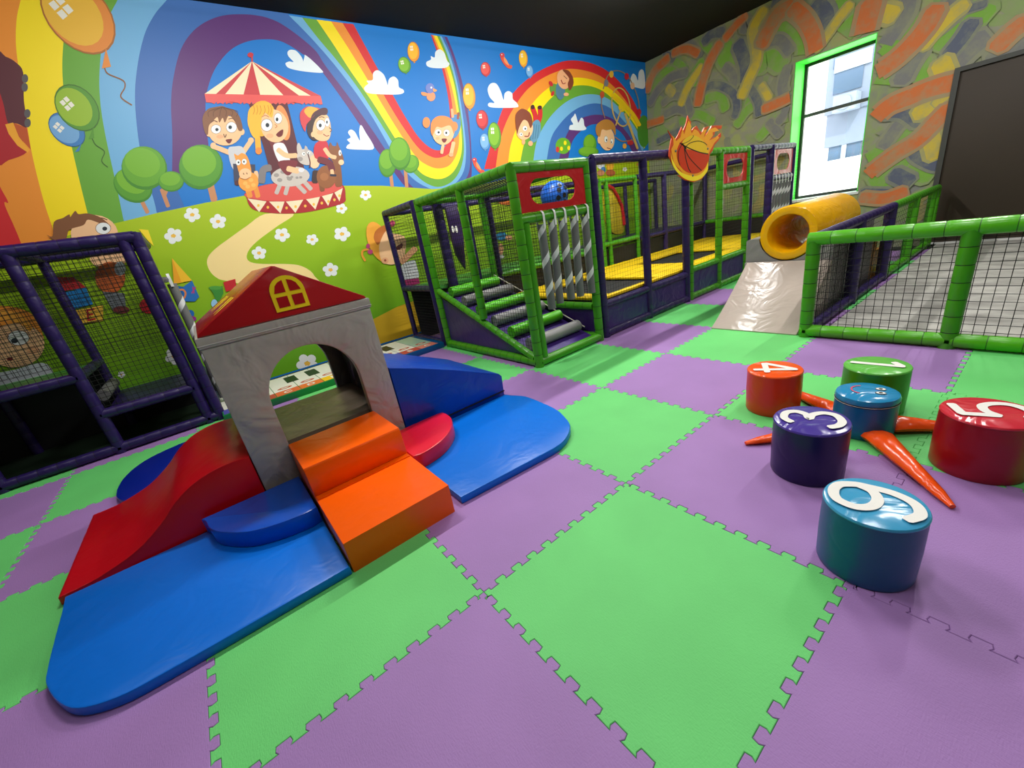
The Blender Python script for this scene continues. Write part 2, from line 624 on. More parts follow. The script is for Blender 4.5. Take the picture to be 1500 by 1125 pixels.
nt.nodes.remove(nt.nodes['Principled BSDF'])
tb = nt.nodes.new('ShaderNodeBsdfTransparent')
gb_ = nt.nodes.new('ShaderNodeBsdfGlossy')
gb_.inputs['Roughness'].default_value = .02
mx = nt.nodes.new('ShaderNodeMixShader')
mx.inputs[0].default_value = .05
nt.links.new(tb.outputs[0], mx.inputs[1]); nt.links.new(gb_.outputs[0], mx.inputs[2])
nt.links.new(mx.outputs[0], nt.nodes['Material Output'].inputs[0])
for za, zb in ((z0 + .05, 2.49), (2.545, z1 - .05)):
    MB().box((xf0 + .02, y0 + .05, za), (xf0 + .024, y1 - .05, zb)).build('pane', gl, wo)

# --- building across the street, seen through the window -------------------
XB = 15.5
bt = thing('apartment_building', (XB, 2.0, -4), 'sunlit pale building across the street, seen through the window', 'building')
MB().box((XB, -4, -4), (XB + 3, 9, 12)).build('wall', mat('pale_render_wall', (226, 222, 212), 0.8, 0.04, 1.5), bt)


def bb(x0, x1, ya, yb, dx, m, name, par=None, sub=None):
    """box on the facade whose outline goes from pixel corner to pixel corner"""
    a, b_ = onX(x0, ya, XB), onX(x1, yb, XB)
    lo = (XB - dx, min(a.y, b_.y), min(a.z, b_.z)); hi = (XB, max(a.y, b_.y), max(a.z, b_.z))
    return MB().box(lo, hi).build(name, m, par or bt)


bay = mat('blue_grey_cladding', (104, 114, 128), 0.5, 0.05)
bgl = mat('blue_glazing', (74, 92, 112), 0.15, 0.1, 2)
bfr = mat('white_window_bar', (138, 146, 156), 0.5)
bb(1224, 1292, 60, 150, .35, bay, 'bay')
w = bb(1231, 1268, 95, 128, .37, bgl, 'window')
bb(1231, 1283, 88, 92, .4, bfr, 'frame', w)
w = bb(1231, 1283, 62, 84, .37, bgl, 'window')
bb(1218, 1292, 158, 200, .3, bay, 'bay')
w = bb(1220, 1262, 200, 234, .25, bgl, 'window')
bb(1239, 1242, 200, 234, .28, bfr, 'frame', w)
bb(1196, 1292, 240, 248, .4, mat('pale_ledge', (214, 212, 206), 0.8), 'ledge')
ac = thing('air_conditioner', tuple(onX(1236, 152, XB)), 'white air conditioner unit mounted on the building across the street', 'air conditioner')
a, b_ = onX(1221, 142, XB - .8), onX(1252, 158, XB - .8)
acm = MB().box((XB - .8, b_.y, b_.z), (XB - .36, a.y, a.z)).build('casing', mat('white_casing', (124, 134, 144), 0.5), ac)
cyy, czz = (a.y + b_.y) / 2, (a.z + b_.z) / 2
MB().prism(ellipse(cyy, czz, .16, .16), 'x', XB - .83, XB - .8).build('fan_grille', mat('grey_grille', (120, 128, 134), 0.6), acm)

# --- dark sliding door -----------------------------------------------------
dd = MB().prism([(.11, .012), (.11, 2.49), (-3.2, 2.49), (-3.2, .012)], 'x', XR - .05, XR - .005, bev=.004)
do = structure('door_1', dd, mat('dark_brown_door', (46, 35, 20), 0.6, 0.12, 2, 0.1, 6))
fr = MB().box((XR - .085, .11, 0), (XR, .175, 2.55)).box((XR - .085, -3.2, 2.49), (XR, .11, 2.55))
fr.build('frame', mat('dark_grey_door_frame', (60, 62, 58), 0.5), do)
structure('trim_3', MB().box((XR - .14, -3.2, .008), (XR - .055, .1, .03)), mat('steel_threshold', (215, 215, 212), 0.3))

# =============================================================== FLOOR MATS
A_ = .0145


def edge_profile(n=10):
    pts = [(0, 0), (.028, 0), (.03, -A_)]
    for k in range(n):
        b0 = .03 + k * .094 + .04
        if b0 + .054 > .975:
            break
        pts += [(b0 + .004, -A_), (b0 - .003, -A_ * .2), (b0 + .001, A_), (b0 + .046, A_), (b0 + .050, -A_ * .2), (b0 + .043, -A_)]
    pts += [(.97, -A_), (.972, 0)]
    return pts


EP = edge_profile()


def mat_outline():
    g = []
    g += [(t, o) for t, o in EP]                      # bottom edge, left to right
    g += [(1 + o, t) for t, o in EP]                  # right edge
    g += [(t, 1 + o) for t, o in EP + [(1, 0)]][::-1][:-1]   # top, right to left
    g += [(0 + o, t) for t, o in EP + [(1, 0)]][::-1][:-1]   # left
    return g


MO = mat_outline()
foamG = foam_mat('green_eva_foam', (106, 210, 114))
foamP = foam_mat('purple_eva_foam', (162, 122, 184))


def mat_mesh(name, m):
    mb = MB()
    o1 = inset(MO, 0.0006)
    o2 = inset(MO, 0.0028)
    n = len(MO)
    vs = [(x, y, -.0195) for x, y in o1] + [(x, y, -.002) for x, y in o1] + [(x, y, 0) for x, y in o2]
    fs = []
    for r in range(2):
        for i in range(n):
            j = (i + 1) % n
            fs.append((r * n + i, r * n + j, (r + 1) * n + j, (r + 1) * n + i))
    mb.add(vs, fs)
    base = len(mb.v) - len(vs)
    for t in tessellate_polygon([[Vector((p[0], p[1], 0)) for p in o2]]):
        t = list(t)
        ar = sum(o2[t[i]][0] * o2[t[(i + 1) % 3]][1] - o2[t[(i + 1) % 3]][0] * o2[t[i]][1] for i in range(3))
        if ar < 0:
            t = t[::-1]
        mb.f.append([base + 2 * n + i for i in t]); mb.m.append(0); mb.sm.append(False)
    o = mb.build(name, m)
    return o


MAT_LABELS = {
    (0, -1): 'large green foam mat in the centre foreground, wholly uncovered',
    (-1, 0): 'green foam mat in front of the orange steps and left blue mat',
    (0, 0): 'purple foam mat between the orange steps and the large central green mat',
    (-1, -1): 'purple foam mat at the bottom edge left of the large central green mat',
    (-2, 0): 'purple foam mat at the lower left, under the rounded blue mat end',
    (-2, 1): 'green foam mat at the left edge beside the toe of the red slide',
    (-2, 2): 'purple foam mat left of the red slide, the one before the netted cage',
    (-2, 3): 'green foam mat at the foot of the left purple cage, partly under dark blue vinyl',
    (-3, 2): 'green foam mat at the left picture edge, left of a purple mat',
    (-3, 3): 'purple foam mat at the left edge under the purple cage',
    (-3, 1): 'purple foam mat at the far left edge of the floor',
    (1, 0): 'green foam mat whose left corner lies under the right blue mat',
    (1, -1): 'purple foam mat between the large central green mat and the stool numbered 3',
    (2, -1): 'green foam mat under the smiling blue centre stool',
    (2, 0): 'purple foam mat left of the orange stool numbered 4',
    (1, 1): 'purple foam mat at the rounded far corner of the right blue mat',
    (2, 1): 'green foam mat in front of the green ladder cage doorway',
    (1, 2): 'green foam mat beside the blue ramp and the ladder cage net',
    (1, 3): 'purple foam mat between the blue ramp and the piano mat',
    (3, 0): 'green foam mat at the foot of the grey vinyl ramp',
    (3, 1): 'purple foam mat left of the grey ramp, beside the trampoline skirt',
    (4, 1): 'green foam mat left of the grey ramp against the purple trampoline skirt',
    (5, 1): 'purple foam mat at the far end left of the grey ramp',
    (3, -1): 'purple foam mat along the foot of the low green fence',
    (3, -2): 'pale green foam mat by the low green fence at the right edge',
    (2, -2): 'green foam mat partly under the red stool numbered 5',
    (1, -2): 'purple foam mat at the right edge, right of the stool numbered 6',
    (0, -2): 'purple foam mat at the lower right corner below the stool numbered 6',
    (0, 1): 'green foam mat under the right blue mat and red quarter pad',
}
ODD = {(2, -2): 'G', (1, -2): 'P', (1, -3): 'G', (0, -3): 'G'}
mg = mat_mesh('foam_floor_mat', foamG)
mp_ = mat_mesh('foam_floor_mat', foamP)
used = set()
for i in range(-4, 9):
    for j in range(-4, 5):
        if i >= 4 and j <= -1:
            continue
        if i >= 4 and j >= 2:
            continue
        c = ODD.get((i, j), 'G' if (i + j) % 2 else 'P')
        src = mg if c == 'G' else mp_
        if c in used:
            o = src.copy(); COL.objects.link(o)
        else:
            o = src; used.add(c)
        o.location = (i, j, 0)
        colr = 'green' if c == 'G' else 'purple'
        if (i, j) in MAT_LABELS:
            lab = MAT_LABELS[(i, j)]
        elif i >= 4:
            lab = colr + ' foam mat behind the low fence, beyond the grey tunnel block'
        elif j >= 4:
            lab = colr + ' foam mat along the foot of the mural wall'
        elif i <= -3:
            lab = colr + ' foam mat at the dim left edge of the room'
        elif j <= -2:
            lab = colr + ' foam mat at the near edge of the floor'
        else:
            lab = colr + ' foam mat mostly hidden under the soft play blocks'
        tag(o, lab, 'floor mat', 'interlocking foam floor mats')

# ============================================================ MURAL ARTWORK
# flat printed artwork; every outline is held in wall coordinates (x, z) on the wall plane
class Art:
    def __init__(s):
        s.mb = MB(); s.mats = []; s.idx = {}; s.layer = 0; s.keep = False

    def mi(s, col):
        k = col if isinstance(col, str) else 'c%02x%02x%02x' % col
        if k not in s.idx:
            s.idx[k] = len(s.mats)
            s.mats.append(col_mat(k, col))
        return s.idx[k]

    def up(s):
        s.layer += 1

    def put(s, P, col, tess=True):
        mi = s.mi(col)
        s.k = getattr(s, 'k', 0) + 1
        y = YM - 0.0006 - s.layer * 0.000032 - (s.k % 6) * .000004
        P = [(min(x, XR - .001), min(max(z, .001), ZC - .001)) for x, z in P]
        vs = [(x, y, z) for x, z in P]
        base = len(s.mb.v)
        s.mb.v += vs
        if len(P) == 4 and not tess:
            s.mb.f.append([base + i for i in range(4)]); s.mb.m.append(mi); s.mb.sm.append(False)
            return
        for t in tessellate_polygon([[Vector((p[0], p[1], 0)) for p in P]]):
            s.mb.f.append([base + i for i in t]); s.mb.m.append(mi); s.mb.sm.append(False)


def col_mat(k, col):
    if k == 'grass':
        m = bpy.data.materials.new('mural_grass_print')
        m.use_nodes = True
        nt = m.node_tree
        b = nt.nodes['Principled BSDF']
        b.inputs['Roughness'].default_value = 0.5
        g = nt.nodes.new('ShaderNodeNewGeometry')
        sp = nt.nodes.new('ShaderNodeSeparateXYZ')
        nt.links.new(g.outputs['Position'], sp.inputs[0])
        mr = nt.nodes.new('ShaderNodeMapRange')
        mr.inputs['From Min'].default_value = 0.4
        mr.inputs['From Max'].default_value = 2.9
        nt.links.new(sp.outputs['Z'], mr.inputs['Value'])
        r = nt.nodes.new('ShaderNodeValToRGB')
        e = r.color_ramp.elements
        e[0].position, e[0].color = 0.0, lin((100, 165, 20))
        e[1].position, e[1].color = 1.0, lin((190, 205, 8))
        kk = e.new(0.5); kk.color = lin((150, 190, 8))
        nt.links.new(mr.outputs[0], r.inputs['Fac'])
        nt.links.new(r.outputs['Color'], b.inputs['Base Color'])
        return m
    return mat('print_' + k, col, 0.5, 0.02, 3)


AR = Art()
CR = {  # study crops: origin and scale
    'a': (0, 0, 3.31), 'b': (280, 60, 4.168), 'c': (540, 40, 3.571), 'd': (200, 0, 5.0), 'e': (440, 20, 4.019), 'f': (640, 60, 4.6875),
    'g': (0, 0, 4.69), 'h': (0, 300, 4.326), 'i': (500, 290, 5.115), 'j': (170, 260, 3.333), 'p': (0, 0, 1.0), 'k': (540, 280, 4.6875), 'l': (270, 380, 5.0), 'n': (860, 200, 5.625)}


def W(cr, x, y):
    ox, oy, s = CR[cr]
    q = onY(ox + x / s, oy + y / s, YM)
    return (q.x, q.z)


def poly(cr, pts, col, smooth=True, k=4):
    P = [W(cr, *p) for p in pts]
    if smooth:
        P = catmull(P, True, k)
    if not AR.keep:
        AR.up()
    AR.put(P, col)


def ell(cr, cx, cy, rx, ry, col, rot=0, n=24):
    if not AR.keep:
        AR.up()
    AR.put([W(cr, *p) for p in ellipse(cx, cy, rx, ry, rot, n)], col)


def line(cr, pts, w, col, smooth=True):
    """stroke, width in crop pixels"""
    if not AR.keep:
        AR.up()
    P = list(pts)
    if smooth and len(P) > 2:
        P = catmull(P, False, 5)
    for q in quads_ribbon(P, w):
        AR.put([W(cr, *p) for p in q], col, False)


RED, ORG, YEL, GRN, LBL, BLU, PUR, SKY = (212, 40, 44), (240, 146, 46), (252, 224, 8), (104, 166, 52), (112, 176, 220), (56, 108, 180), (92, 46, 116), (0, 122, 206)
SKIN, SKIN2 = (246, 196, 146), (240, 176, 128)
HAIRB, HAIRD = (132, 84, 50), (70, 42, 34)
CL = (226, 236, 240)

# left foot of the rainbow (bottom to ceiling)
Lc = [
    [('p', 0, 700), ('p', 0, 500)],
    [('h', 250, 600), ('h', 130, 235), ('h', 30, 0), ('a', 40, 980), ('a', -10, 880), ('a', -60, 700), ('a', -90, 400), ('a', -100, 0), ('a', -100, -60)],
    [('h', 420, 600), ('h', 330, 130), ('a', 250, 1090), ('a', 205, 950), ('a', 150, 720), ('a', 115, 480), ('a', 80, 250), ('a', 80, 100), ('a', 100, 0), ('a', 110, -60)],
    [('h', 640, 600), ('h', 560, 60), ('a', 425, 1035), ('a', 375, 830), ('a', 330, 620), ('a', 307, 420), ('a', 303, 280), ('a', 318, 120), ('a', 345, 0), ('a', 355, -60)],
    [('h', 860, 500), ('h', 790, 110), ('a', 600, 1070), ('a', 560, 880), ('a', 510, 650), ('a', 485, 480), ('a', 484, 320), ('a', 510, 130), ('a', 570, 0), ('a', 600, -60)],
    [('h', 1050, 400), ('a', 760, 1030), ('a', 725, 900), ('a', 680, 730), ('a', 655, 500), ('a', 665, 330), ('a', 700, 170), ('a', 750, 70), ('a', 800, 10), ('a', 850, -50)],
]


def Wl(l):
    return catmull([W(*p) for p in l], False, 6)


def strip(c1, c2, col):
    AR.up()
    n = max(len(c1), len(c2))

    def res(c, n):
        # resample by arc length
        d = [0]
        for i in range(1, len(c)):
            d.append(d[-1] + math.dist(c[i], c[i - 1]))
        out = []
        j = 0
        for i in range(n):
            t = d[-1] * i / (n - 1)
            while j < len(d) - 2 and d[j + 1] < t:
                j += 1
            f = (t - d[j]) / max(1e-9, d[j + 1] - d[j])
            out.append((c[j][0] + (c[j + 1][0] - c[j][0]) * f, c[j][1] + (c[j + 1][1] - c[j][1]) * f))
        return out
    # fill the whole shape between the two curves as one polygon
    a, b_ = c1, c2
    AR.put(a + b_[::-1], col)


L = [Wl(l) for l in Lc[1:]]
edge0 = [(XL + .02, z) for x, z in L[0]]
strip(edge0, L[0], RED)
strip(L[0], L[1], ORG)
strip(L[1], L[2], YEL)
strip(L[2], L[3], GRN)
strip(L[3], L[4], LBL)
# blue hump, drawn as a big area between lb/blue edge (left) and its right edge
L4R = [('d', 1115, 112), ('e', 60, 140), ('e', 200, 300), ('e', 330, 470), ('e', 430, 620), ('e', 510, 760), ('e', 580, 880), ('e', 650, 960), ('e', 720, 1010), ('e', 810, 1040), ('e', 900, 1010), ('e', 960, 930), ('e', 975, 820), ('e', 968, 700), ('e', 950, 560), ('e', 922, 400), ('e', 882, 250), ('e', 832, 134)]
L3R = [('d', 1212, 128), ('e', 100, 140), ('e', 210, 270), ('e', 330, 425), ('e', 440, 595), ('e', 530, 740), ('e', 605, 870), ('e', 680, 950), ('e', 745, 1000), ('e', 815, 1020), ('e', 890, 990), ('e', 940, 920), ('e', 962, 820), ('e', 958, 700), ('e', 940, 560), ('e', 912, 400), ('e', 868, 250), ('e', 820, 132)]
L2R = [('e', 95, 35), ('e', 200, 190), ('e', 300, 345), ('e', 420, 515), ('e', 530, 690), ('e', 600, 800), ('e', 660, 880), ('e', 720, 945), ('e', 800, 974), ('e', 865, 960), ('e', 915, 910), ('e', 948, 820), ('e', 948, 700), ('e', 930, 560), ('e', 902, 400), ('e', 856, 250), ('e', 804, 130)]
L1R = [('e', 180, 45), ('e', 290, 215), ('e', 400, 395), ('e', 500, 565), ('e', 600, 725), ('e', 680, 840), ('e', 740, 888), ('e', 810, 911), ('e', 880, 890), ('e', 925, 810), ('e', 935, 700), ('e', 918, 560), ('e', 890, 430), ('e', 846, 280), ('e', 786, 128)]
L0R = [('e', 248, 55), ('e', 330, 190), ('e', 420, 350), ('e', 520, 530), ('e', 600, 660), ('e', 690, 785), ('e', 760, 838), ('e', 820, 848), ('e', 880, 815), ('e', 905, 720), ('e', 896, 560), ('e', 875, 430), ('e', 834, 280), ('e', 776, 126)]
LRR = [('e', 312, 62), ('e', 395, 215), ('e', 470, 350), ('e', 550, 490), ('e', 625, 620), ('e', 705, 738), ('e', 785, 800), ('e', 845, 790), ('e', 880, 700), ('e', 878, 560), ('e', 858, 430), ('e', 822, 280), ('e', 768, 124)]
L5R = [('d', 260, 1300), ('d', 262, 1000), ('d', 253, 760), ('d', 272, 560), ('d', 330, 350), ('d', 440, 205), ('d', 600, 122), ('d', 780, 105), ('d', 950, 128), ('d', 1100, 200), ('d', 1300, 360), ('e', 150, 310), ('e', 300, 510), ('e', 420, 680), ('e', 500, 800), ('e', 570, 900), ('e', 650, 1010), ('e', 740, 1060), ('e', 880, 1060), ('e', 970, 980), ('e', 1000, 880), ('e', 990, 700), ('e', 968, 560), ('e', 935, 400), ('e', 893, 250), ('e', 848, 136)]
L6R = [('d', 560, 1300), ('d', 520, 1000), ('d', 505, 760), ('d', 532, 610), ('d', 590, 480), ('d', 690, 365), ('d', 800, 308), ('d', 920, 288), ('d', 1050, 300), ('d', 1180, 370), ('d', 1310, 475), ('e', 130, 345), ('e', 230, 480), ('e', 330, 625), ('e', 440, 790), ('e', 530, 905), ('e', 620, 1020), ('e', 740, 1110), ('e', 900, 1110), ('e', 990, 1020), ('e', 1008, 940), ('e', 1006, 800), ('e', 1000, 700), ('e', 985, 560), ('e', 952, 400), ('e', 908, 250), ('e', 864, 138)]
bl, c3, c2, c1, c0, cR, c5, c6 = [Wl(q) for q in (L4R, L3R, L2R, L1R, L0R, LRR, L5R, L6R)]
# blue: area between left lb/blue edge and purple outer edge, then the narrow band
top = [(bl[0][0], ZC)]
hump = [q for q in c5]
k5 = min(range(len(c5)), key=lambda i: abs(c5[i][0] - W('d', 950, 128)[0]) + abs(c5[i][1] - W('d', 950, 128)[1]))
AR.up(); AR.put(L[4] + [(L[4][-1][0], ZC), (bl[0][0], ZC)] + [bl[0]] + c5[:k5 + 1][::-1] + [(c5[0][0], 1.2)], BLU)
strip(bl, c5[k5:], BLU)
strip(c5, c6, PUR)
strip(c3, bl, LBL)
strip(c2, c3, GRN)
strip(c1, c2, YEL)
strip(c0, c1, ORG)
strip(cR, c0, RED)
# third arch
ARCH = [
    [(325, 880), (345, 800), (405, 600), (460, 450), (540, 338), (640, 248), (760, 178), (900, 135), (1040, 148), (1160, 200), (1260, 288), (1340, 395), (1400, 520), (1450, 640)],
    [(402, 880), (430, 700), (475, 560), (540, 440), (630, 325), (745, 245), (880, 195), (1000, 200), (1120, 240), (1220, 320), (1310, 430), (1385, 560), (1440, 690)],
    [(485, 880), (505, 720), (560, 570), (640, 450), (725, 355), (830, 285), (940, 252), (1060, 265), (1160, 308), (1260, 390), (1340, 488), (1400, 600), (1430, 720)],
    [(565, 880), (600, 700), (660, 560), (740, 440), (830, 355), (930, 312), (1040, 308), (1140, 345), (1230, 420), (1320, 520), (1395, 640), (1425, 740)],
    [(655, 880), (685, 690), (750, 560), (830, 465), (920, 400), (1020, 368), (1120, 374), (1210, 420), (1300, 510), (1375, 620), (1420, 740)],
    [(745, 880), (780, 680), (840, 575), (930, 485), (1020, 440), (1110, 430), (1200, 468), (1290, 558), (1360, 650), (1410, 760)],
    [(820, 880), (880, 670), (950, 560), (1050, 512), (1150, 512), (1240, 560), (1320, 650), (1385, 760)],
    [(890, 880), (930, 690), (1020, 595), (1100, 570), (1200, 590), (1275, 640), (1340, 760)]]
AC = [catmull([W('f', *p) for p in l], False, 6) for l in ARCH]
for i, c in enumerate((RED, ORG, YEL, GRN, LBL, BLU, PUR)):
    strip(AC[i], AC[i + 1], c)


def cloud(cr, pts):
    poly(cr, pts, CL)


cloud('b', [(580, 150), (577, 135), (600, 125), (625, 128), (595, 95), (588, 70), (605, 54), (640, 60), (672, 95), (684, 118), (690, 90), (700, 88), (740, 120), (790, 170), (802, 194), (720, 190), (640, 178), (596, 165)])
poly('b', [(684, 128), (680, 80), (694, 88)], SKY, False)
cloud('e', [(375, 440), (390, 420), (400, 412), (390, 395), (425, 390), (428, 350), (455, 333), (490, 358), (508, 400), (514, 420), (522, 385), (550, 370), (575, 392), (580, 432), (606, 448), (606, 468), (560, 477), (450, 474), (393, 465)])
cloud('e', [(276, 795), (276, 775), (292, 762), (275, 742), (296, 728), (280, 700), (297, 682), (322, 698), (350, 748), (346, 695), (356, 655), (385, 700), (434, 792), (360, 801)])
cloud('e', [(746, 308), (742, 285), (768, 270), (768, 250), (790, 258), (795, 225), (820, 210), (848, 232), (860, 272), (878, 298), (850, 320), (780, 320)])
cloud('f', [(350, 442), (360, 424), (395, 424), (362, 385), (348, 330), (370, 292), (408, 294), (438, 345), (458, 405), (464, 362), (490, 344), (516, 360), (522, 400), (548, 425), (553, 455), (450, 460), (372, 456)])
cloud('f', [(908, 606), (914, 580), (935, 572), (920, 540), (938, 515), (950, 500), (966, 550), (972, 560), (990, 528), (1006, 540), (1012, 580), (1026, 602), (1000, 615), (930, 612)])
cloud('f', [(1330, 305), (1326, 275), (1343, 226), (1366, 238), (1380, 272), (1386, 215), (1408, 195), (1424, 225), (1426, 322), (1370, 320)])

# cannon at the left edge
poly('g', [(-20, 390), (40, 390), (110, 430), (160, 500), (165, 700), (190, 870), (120, 850), (60, 850), (-20, 900)], (92, 40, 48))
AR.up(); AR.keep = True
for p in ((172, 540), (170, 600), (188, 780), (190, 845)):
    ell('g', p[0], p[1], 22, 30, (92, 88, 90))
AR.keep = False
poly('g', [(-20, 640), (20, 700), (60, 860), (150, 960), (185, 1045), (60, 1100), (-20, 1105)], (178, 32, 40))
poly('g', [(36, 855), (90, 842), (130, 940), (205, 1030), (190, 1048), (120, 1000), (60, 920)], (246, 170, 44), False)
poly('g', [(92, 845), (185, 880), (212, 1028), (130, 940)], (196, 84, 34), False)

# grass hill, path, sand strip
poly('p', [(-260, 480), (-120, 420), (0, 366), (80, 350), (165, 328), (230, 312), (301, 297), (361, 286), (430, 276), (505, 272), (560, 272), (634, 277), (700, 272), (800, 248), (880, 234), (940, 230), (990, 224), (1030, 300), (1010, 480), (800, 560), (600, 560), (300, 640), (-200, 900)], 'grass', False)
# right end bush
ell('f', 1420, 620, 44, 110, (70, 140, 40))
poly('j', [(728, 178), (640, 235), (560, 292), (480, 352), (445, 400), (455, 452), (492, 490), (540, 505), (700, 530), (975, 520), (968, 480), (940, 450), (890, 428), (820, 422), (720, 422), (660, 414), (638, 390), (652, 350), (700, 302), (790, 236), (868, 178)], (250, 222, 150))
AR.up()
AR.put([(.9, .001), (1.1, .17), (1.35, .33), (1.62, .43), (2.1, .53), (2.8, .58), (4, .56), (6, .5), (XR - .01, .46), (XR - .01, .001)], (214, 172, 34))

# trees
def tree(cr, blobs, trunks, tw):
    for t in trunks:
        line(cr, t, tw, (202, 140, 96), False)
    for i, (x, y, rx, ry, r) in enumerate(blobs):
        ell(cr, x, y, rx, ry, (64, 134, 34), r)
        ell(cr, x - rx * .02, y - ry * .07, rx * .95, ry * .92, ((84, 154, 38), (98, 164, 36), (90, 158, 36))[i % 3], r)
        ell(cr, x - rx * .08, y - ry * .25, rx * .78, ry * .66, (116, 178, 38), r)


tree('a', [(645, 900, 100, 78, 30), (700, 815, 112, 105, 20), (830, 880, 62, 50, 0)], [[(715, 1030), (690, 980)], [(815, 1000), (785, 920)], [(795, 950), (805, 925)]], 20)
tree('b', [(60, 770, 135, 138, 20)], [[(140, 970), (118, 880)]], 42)
tree('e', [(512, 880, 52, 84, 0), (650, 885, 48, 55, 20), (585, 825, 64, 98, -5)], [[(540, 1015), (532, 950)], [(626, 1020), (618, 920)]], 20)
tree('f', [(1050, 710, 46, 70, 0), (1040, 760, 70, 36, 0)], [], 4)
ell('f', 866, 720, 52, 56, (100, 172, 36))
for p in ((880, 700), (855, 740), (905, 735)):
    ell('f', p[0], p[1], 10, 15, YEL)
ell('f', 828, 745, 12, 20, (206, 60, 40))

# flowers
def flower(cr, x, y, r, rot=0):
    AR.up(); AR.keep = True
    for k in range(5):
        a = math.radians(rot + 72 * k)
        ell(cr, x + r * .62 * math.cos(a), y + r * .55 * math.sin(a), r * .42, r * .38, WHITEP, 0, 12)
    AR.keep = False
    ell(cr, x, y, r * .28, r * .2, (244, 190, 70), 0, 12)


WHITEP = (236, 240, 238)
for x, y, r in ((372, 182, 40), (498, 215, 40), (280, 285, 44), (810, 280, 38), (957, 303, 30), (1103, 276, 40), (698, 369, 36), (1047, 451, 38), (1100, 152, 28), (1218, 86, 28)):
    flower('j', x, y, r, x % 50)
flower('l', 900, 762, 80, 20)
flower('n', 310, 268, 16, 10)
flower('f', 1290, 882, 16, 10)
flower('h', 1105, 960, 60, 10)
flower('h', 770, 1075, 24, 10)


# balloons
def balloon(cr, cx, cy, rx, ry, rot, main, dark, light, string=None, knot=None):
    if string:
        line(cr, string, max(1.2, rx * .045), tuple(int(c * .6) for c in dark))
    ell(cr, cx, cy, rx * 1.03, ry * 1.03, tuple(int(c * .75) for c in dark), rot)
    ell(cr, cx, cy, rx * .98, ry * .98, dark, rot)
    c, s = math.cos(math.radians(rot)), math.sin(math.radians(rot))
    q = lambda u, v: (cx + u * rx * c - v * ry * s, cy + u * rx * s + v * ry * c)
    ox, oy = q(-.10, -.10)
    ell(cr, ox, oy, rx * .84, ry * .84, main, rot)
    kx, ky = q(0, 1.0)
    if knot:
        kx, ky = knot
    poly(cr, [q(-.05, .97), (kx + rx * .16, ky + ry * .12), (kx - rx * .16, ky + ry * .16)], dark, False)
    AR.up(); AR.keep = True
    for a in (0, 1):
        for b_ in (0, 1):
            u0, v0 = -.50 + a * .27, -.62 + b_ * .27
            poly(cr, [q(u0, v0), q(u0 + .22, v0 + .02), q(u0 + .22, v0 + .22), q(u0, v0 + .21)], light, False)
    AR.keep = False


WB = (238, 234, 220)
balloon('p', 114, 22, 42, 66, -42, (236, 184, 52), (228, 138, 52), WB, [(153, 98), (158, 108), (180, 118), (183, 128), (177, 142), (193, 154)], (156, 90))
balloon('p', 98, 190, 20, 30, -50, (116, 168, 214), (62, 126, 190), WB, None, (113, 218))
balloon('p', 113, 158, 27, 38, -42, (150, 186, 44), (86, 148, 44), WB, [(134, 200), (140, 212), (153, 222), (149, 236), (158, 245)], (134, 198))
balloon('e', 612, 303, 36, 48, -14, (128, 186, 48), (92, 158, 44), WB)
balloon('e', 665, 225, 34, 58, -6, (250, 186, 44), (236, 150, 44), WB)
balloon('e', 992, 487, 36, 74, -4, (252, 188, 40), (238, 154, 40), WB)
balloon('f', 333, 194, 33, 48, -8, (232, 84, 76), (206, 52, 56), WB)
balloon('f', 592, 122, 29, 58, -4, (250, 196, 50), (236, 160, 50), WB)
balloon('f', 636, 210, 25, 42, -4, (120, 176, 226), (80, 146, 212), WB)
balloon('f', 310, 540, 40, 64, -6, (222, 54, 58), (184, 34, 48), WB)
balloon('f', 328, 692, 33, 56, -4, (126, 182, 230), (90, 154, 216), WB)
balloon('f', 394, 650, 44, 90, -4, (132, 190, 40), (94, 160, 40), WB)
balloon('f', 220, 380, 42, 88, -4, (252, 188, 40), (238, 154, 40), WB)

# birds
ell('e', 768, 488, 26, 28, (240, 150, 104)); ell('e', 762, 440, 26, 30, (112, 130, 200)); poly('e', [(712, 462), (745, 468), (740, 485), (715, 480)], (240, 150, 90)); poly('e', [(780, 440), (804, 452), (785, 462)], (240, 160, 90)); ell('e', 770, 436, 6, 6, WHITEP)
for ox, oy in ((0, 0), (-190, 720)):
    line('f', [(445 + ox, 95 + oy), (455 + ox, 130 + oy), (485 + ox, 170 + oy), (508 + ox, 180 + oy)], 26, (226, 82, 60))
    poly('f', [(460 + ox, 110 + oy), (482 + ox, 140 + oy), (492 + ox, 170 + oy), (462 + ox, 145 + oy)], (246, 150, 90)); ell('f', 447 + ox, 98 + oy, 16, 16, (216, 60, 60)); ell('f', 444 + ox, 96 + oy, 4, 4, WHITEP)


def eye(cr, x, y, rx, ry, px=0, py=0, pc=(30, 40, 50)):
    ell(cr, x, y, rx * 1.08, ry * 1.08, (150, 110, 90), 0, 16)
    ell(cr, x, y, rx, ry, WHITEP, 0, 16)
    ell(cr, x + px, y + py, rx * .34, ry * .36, pc, 0, 12)


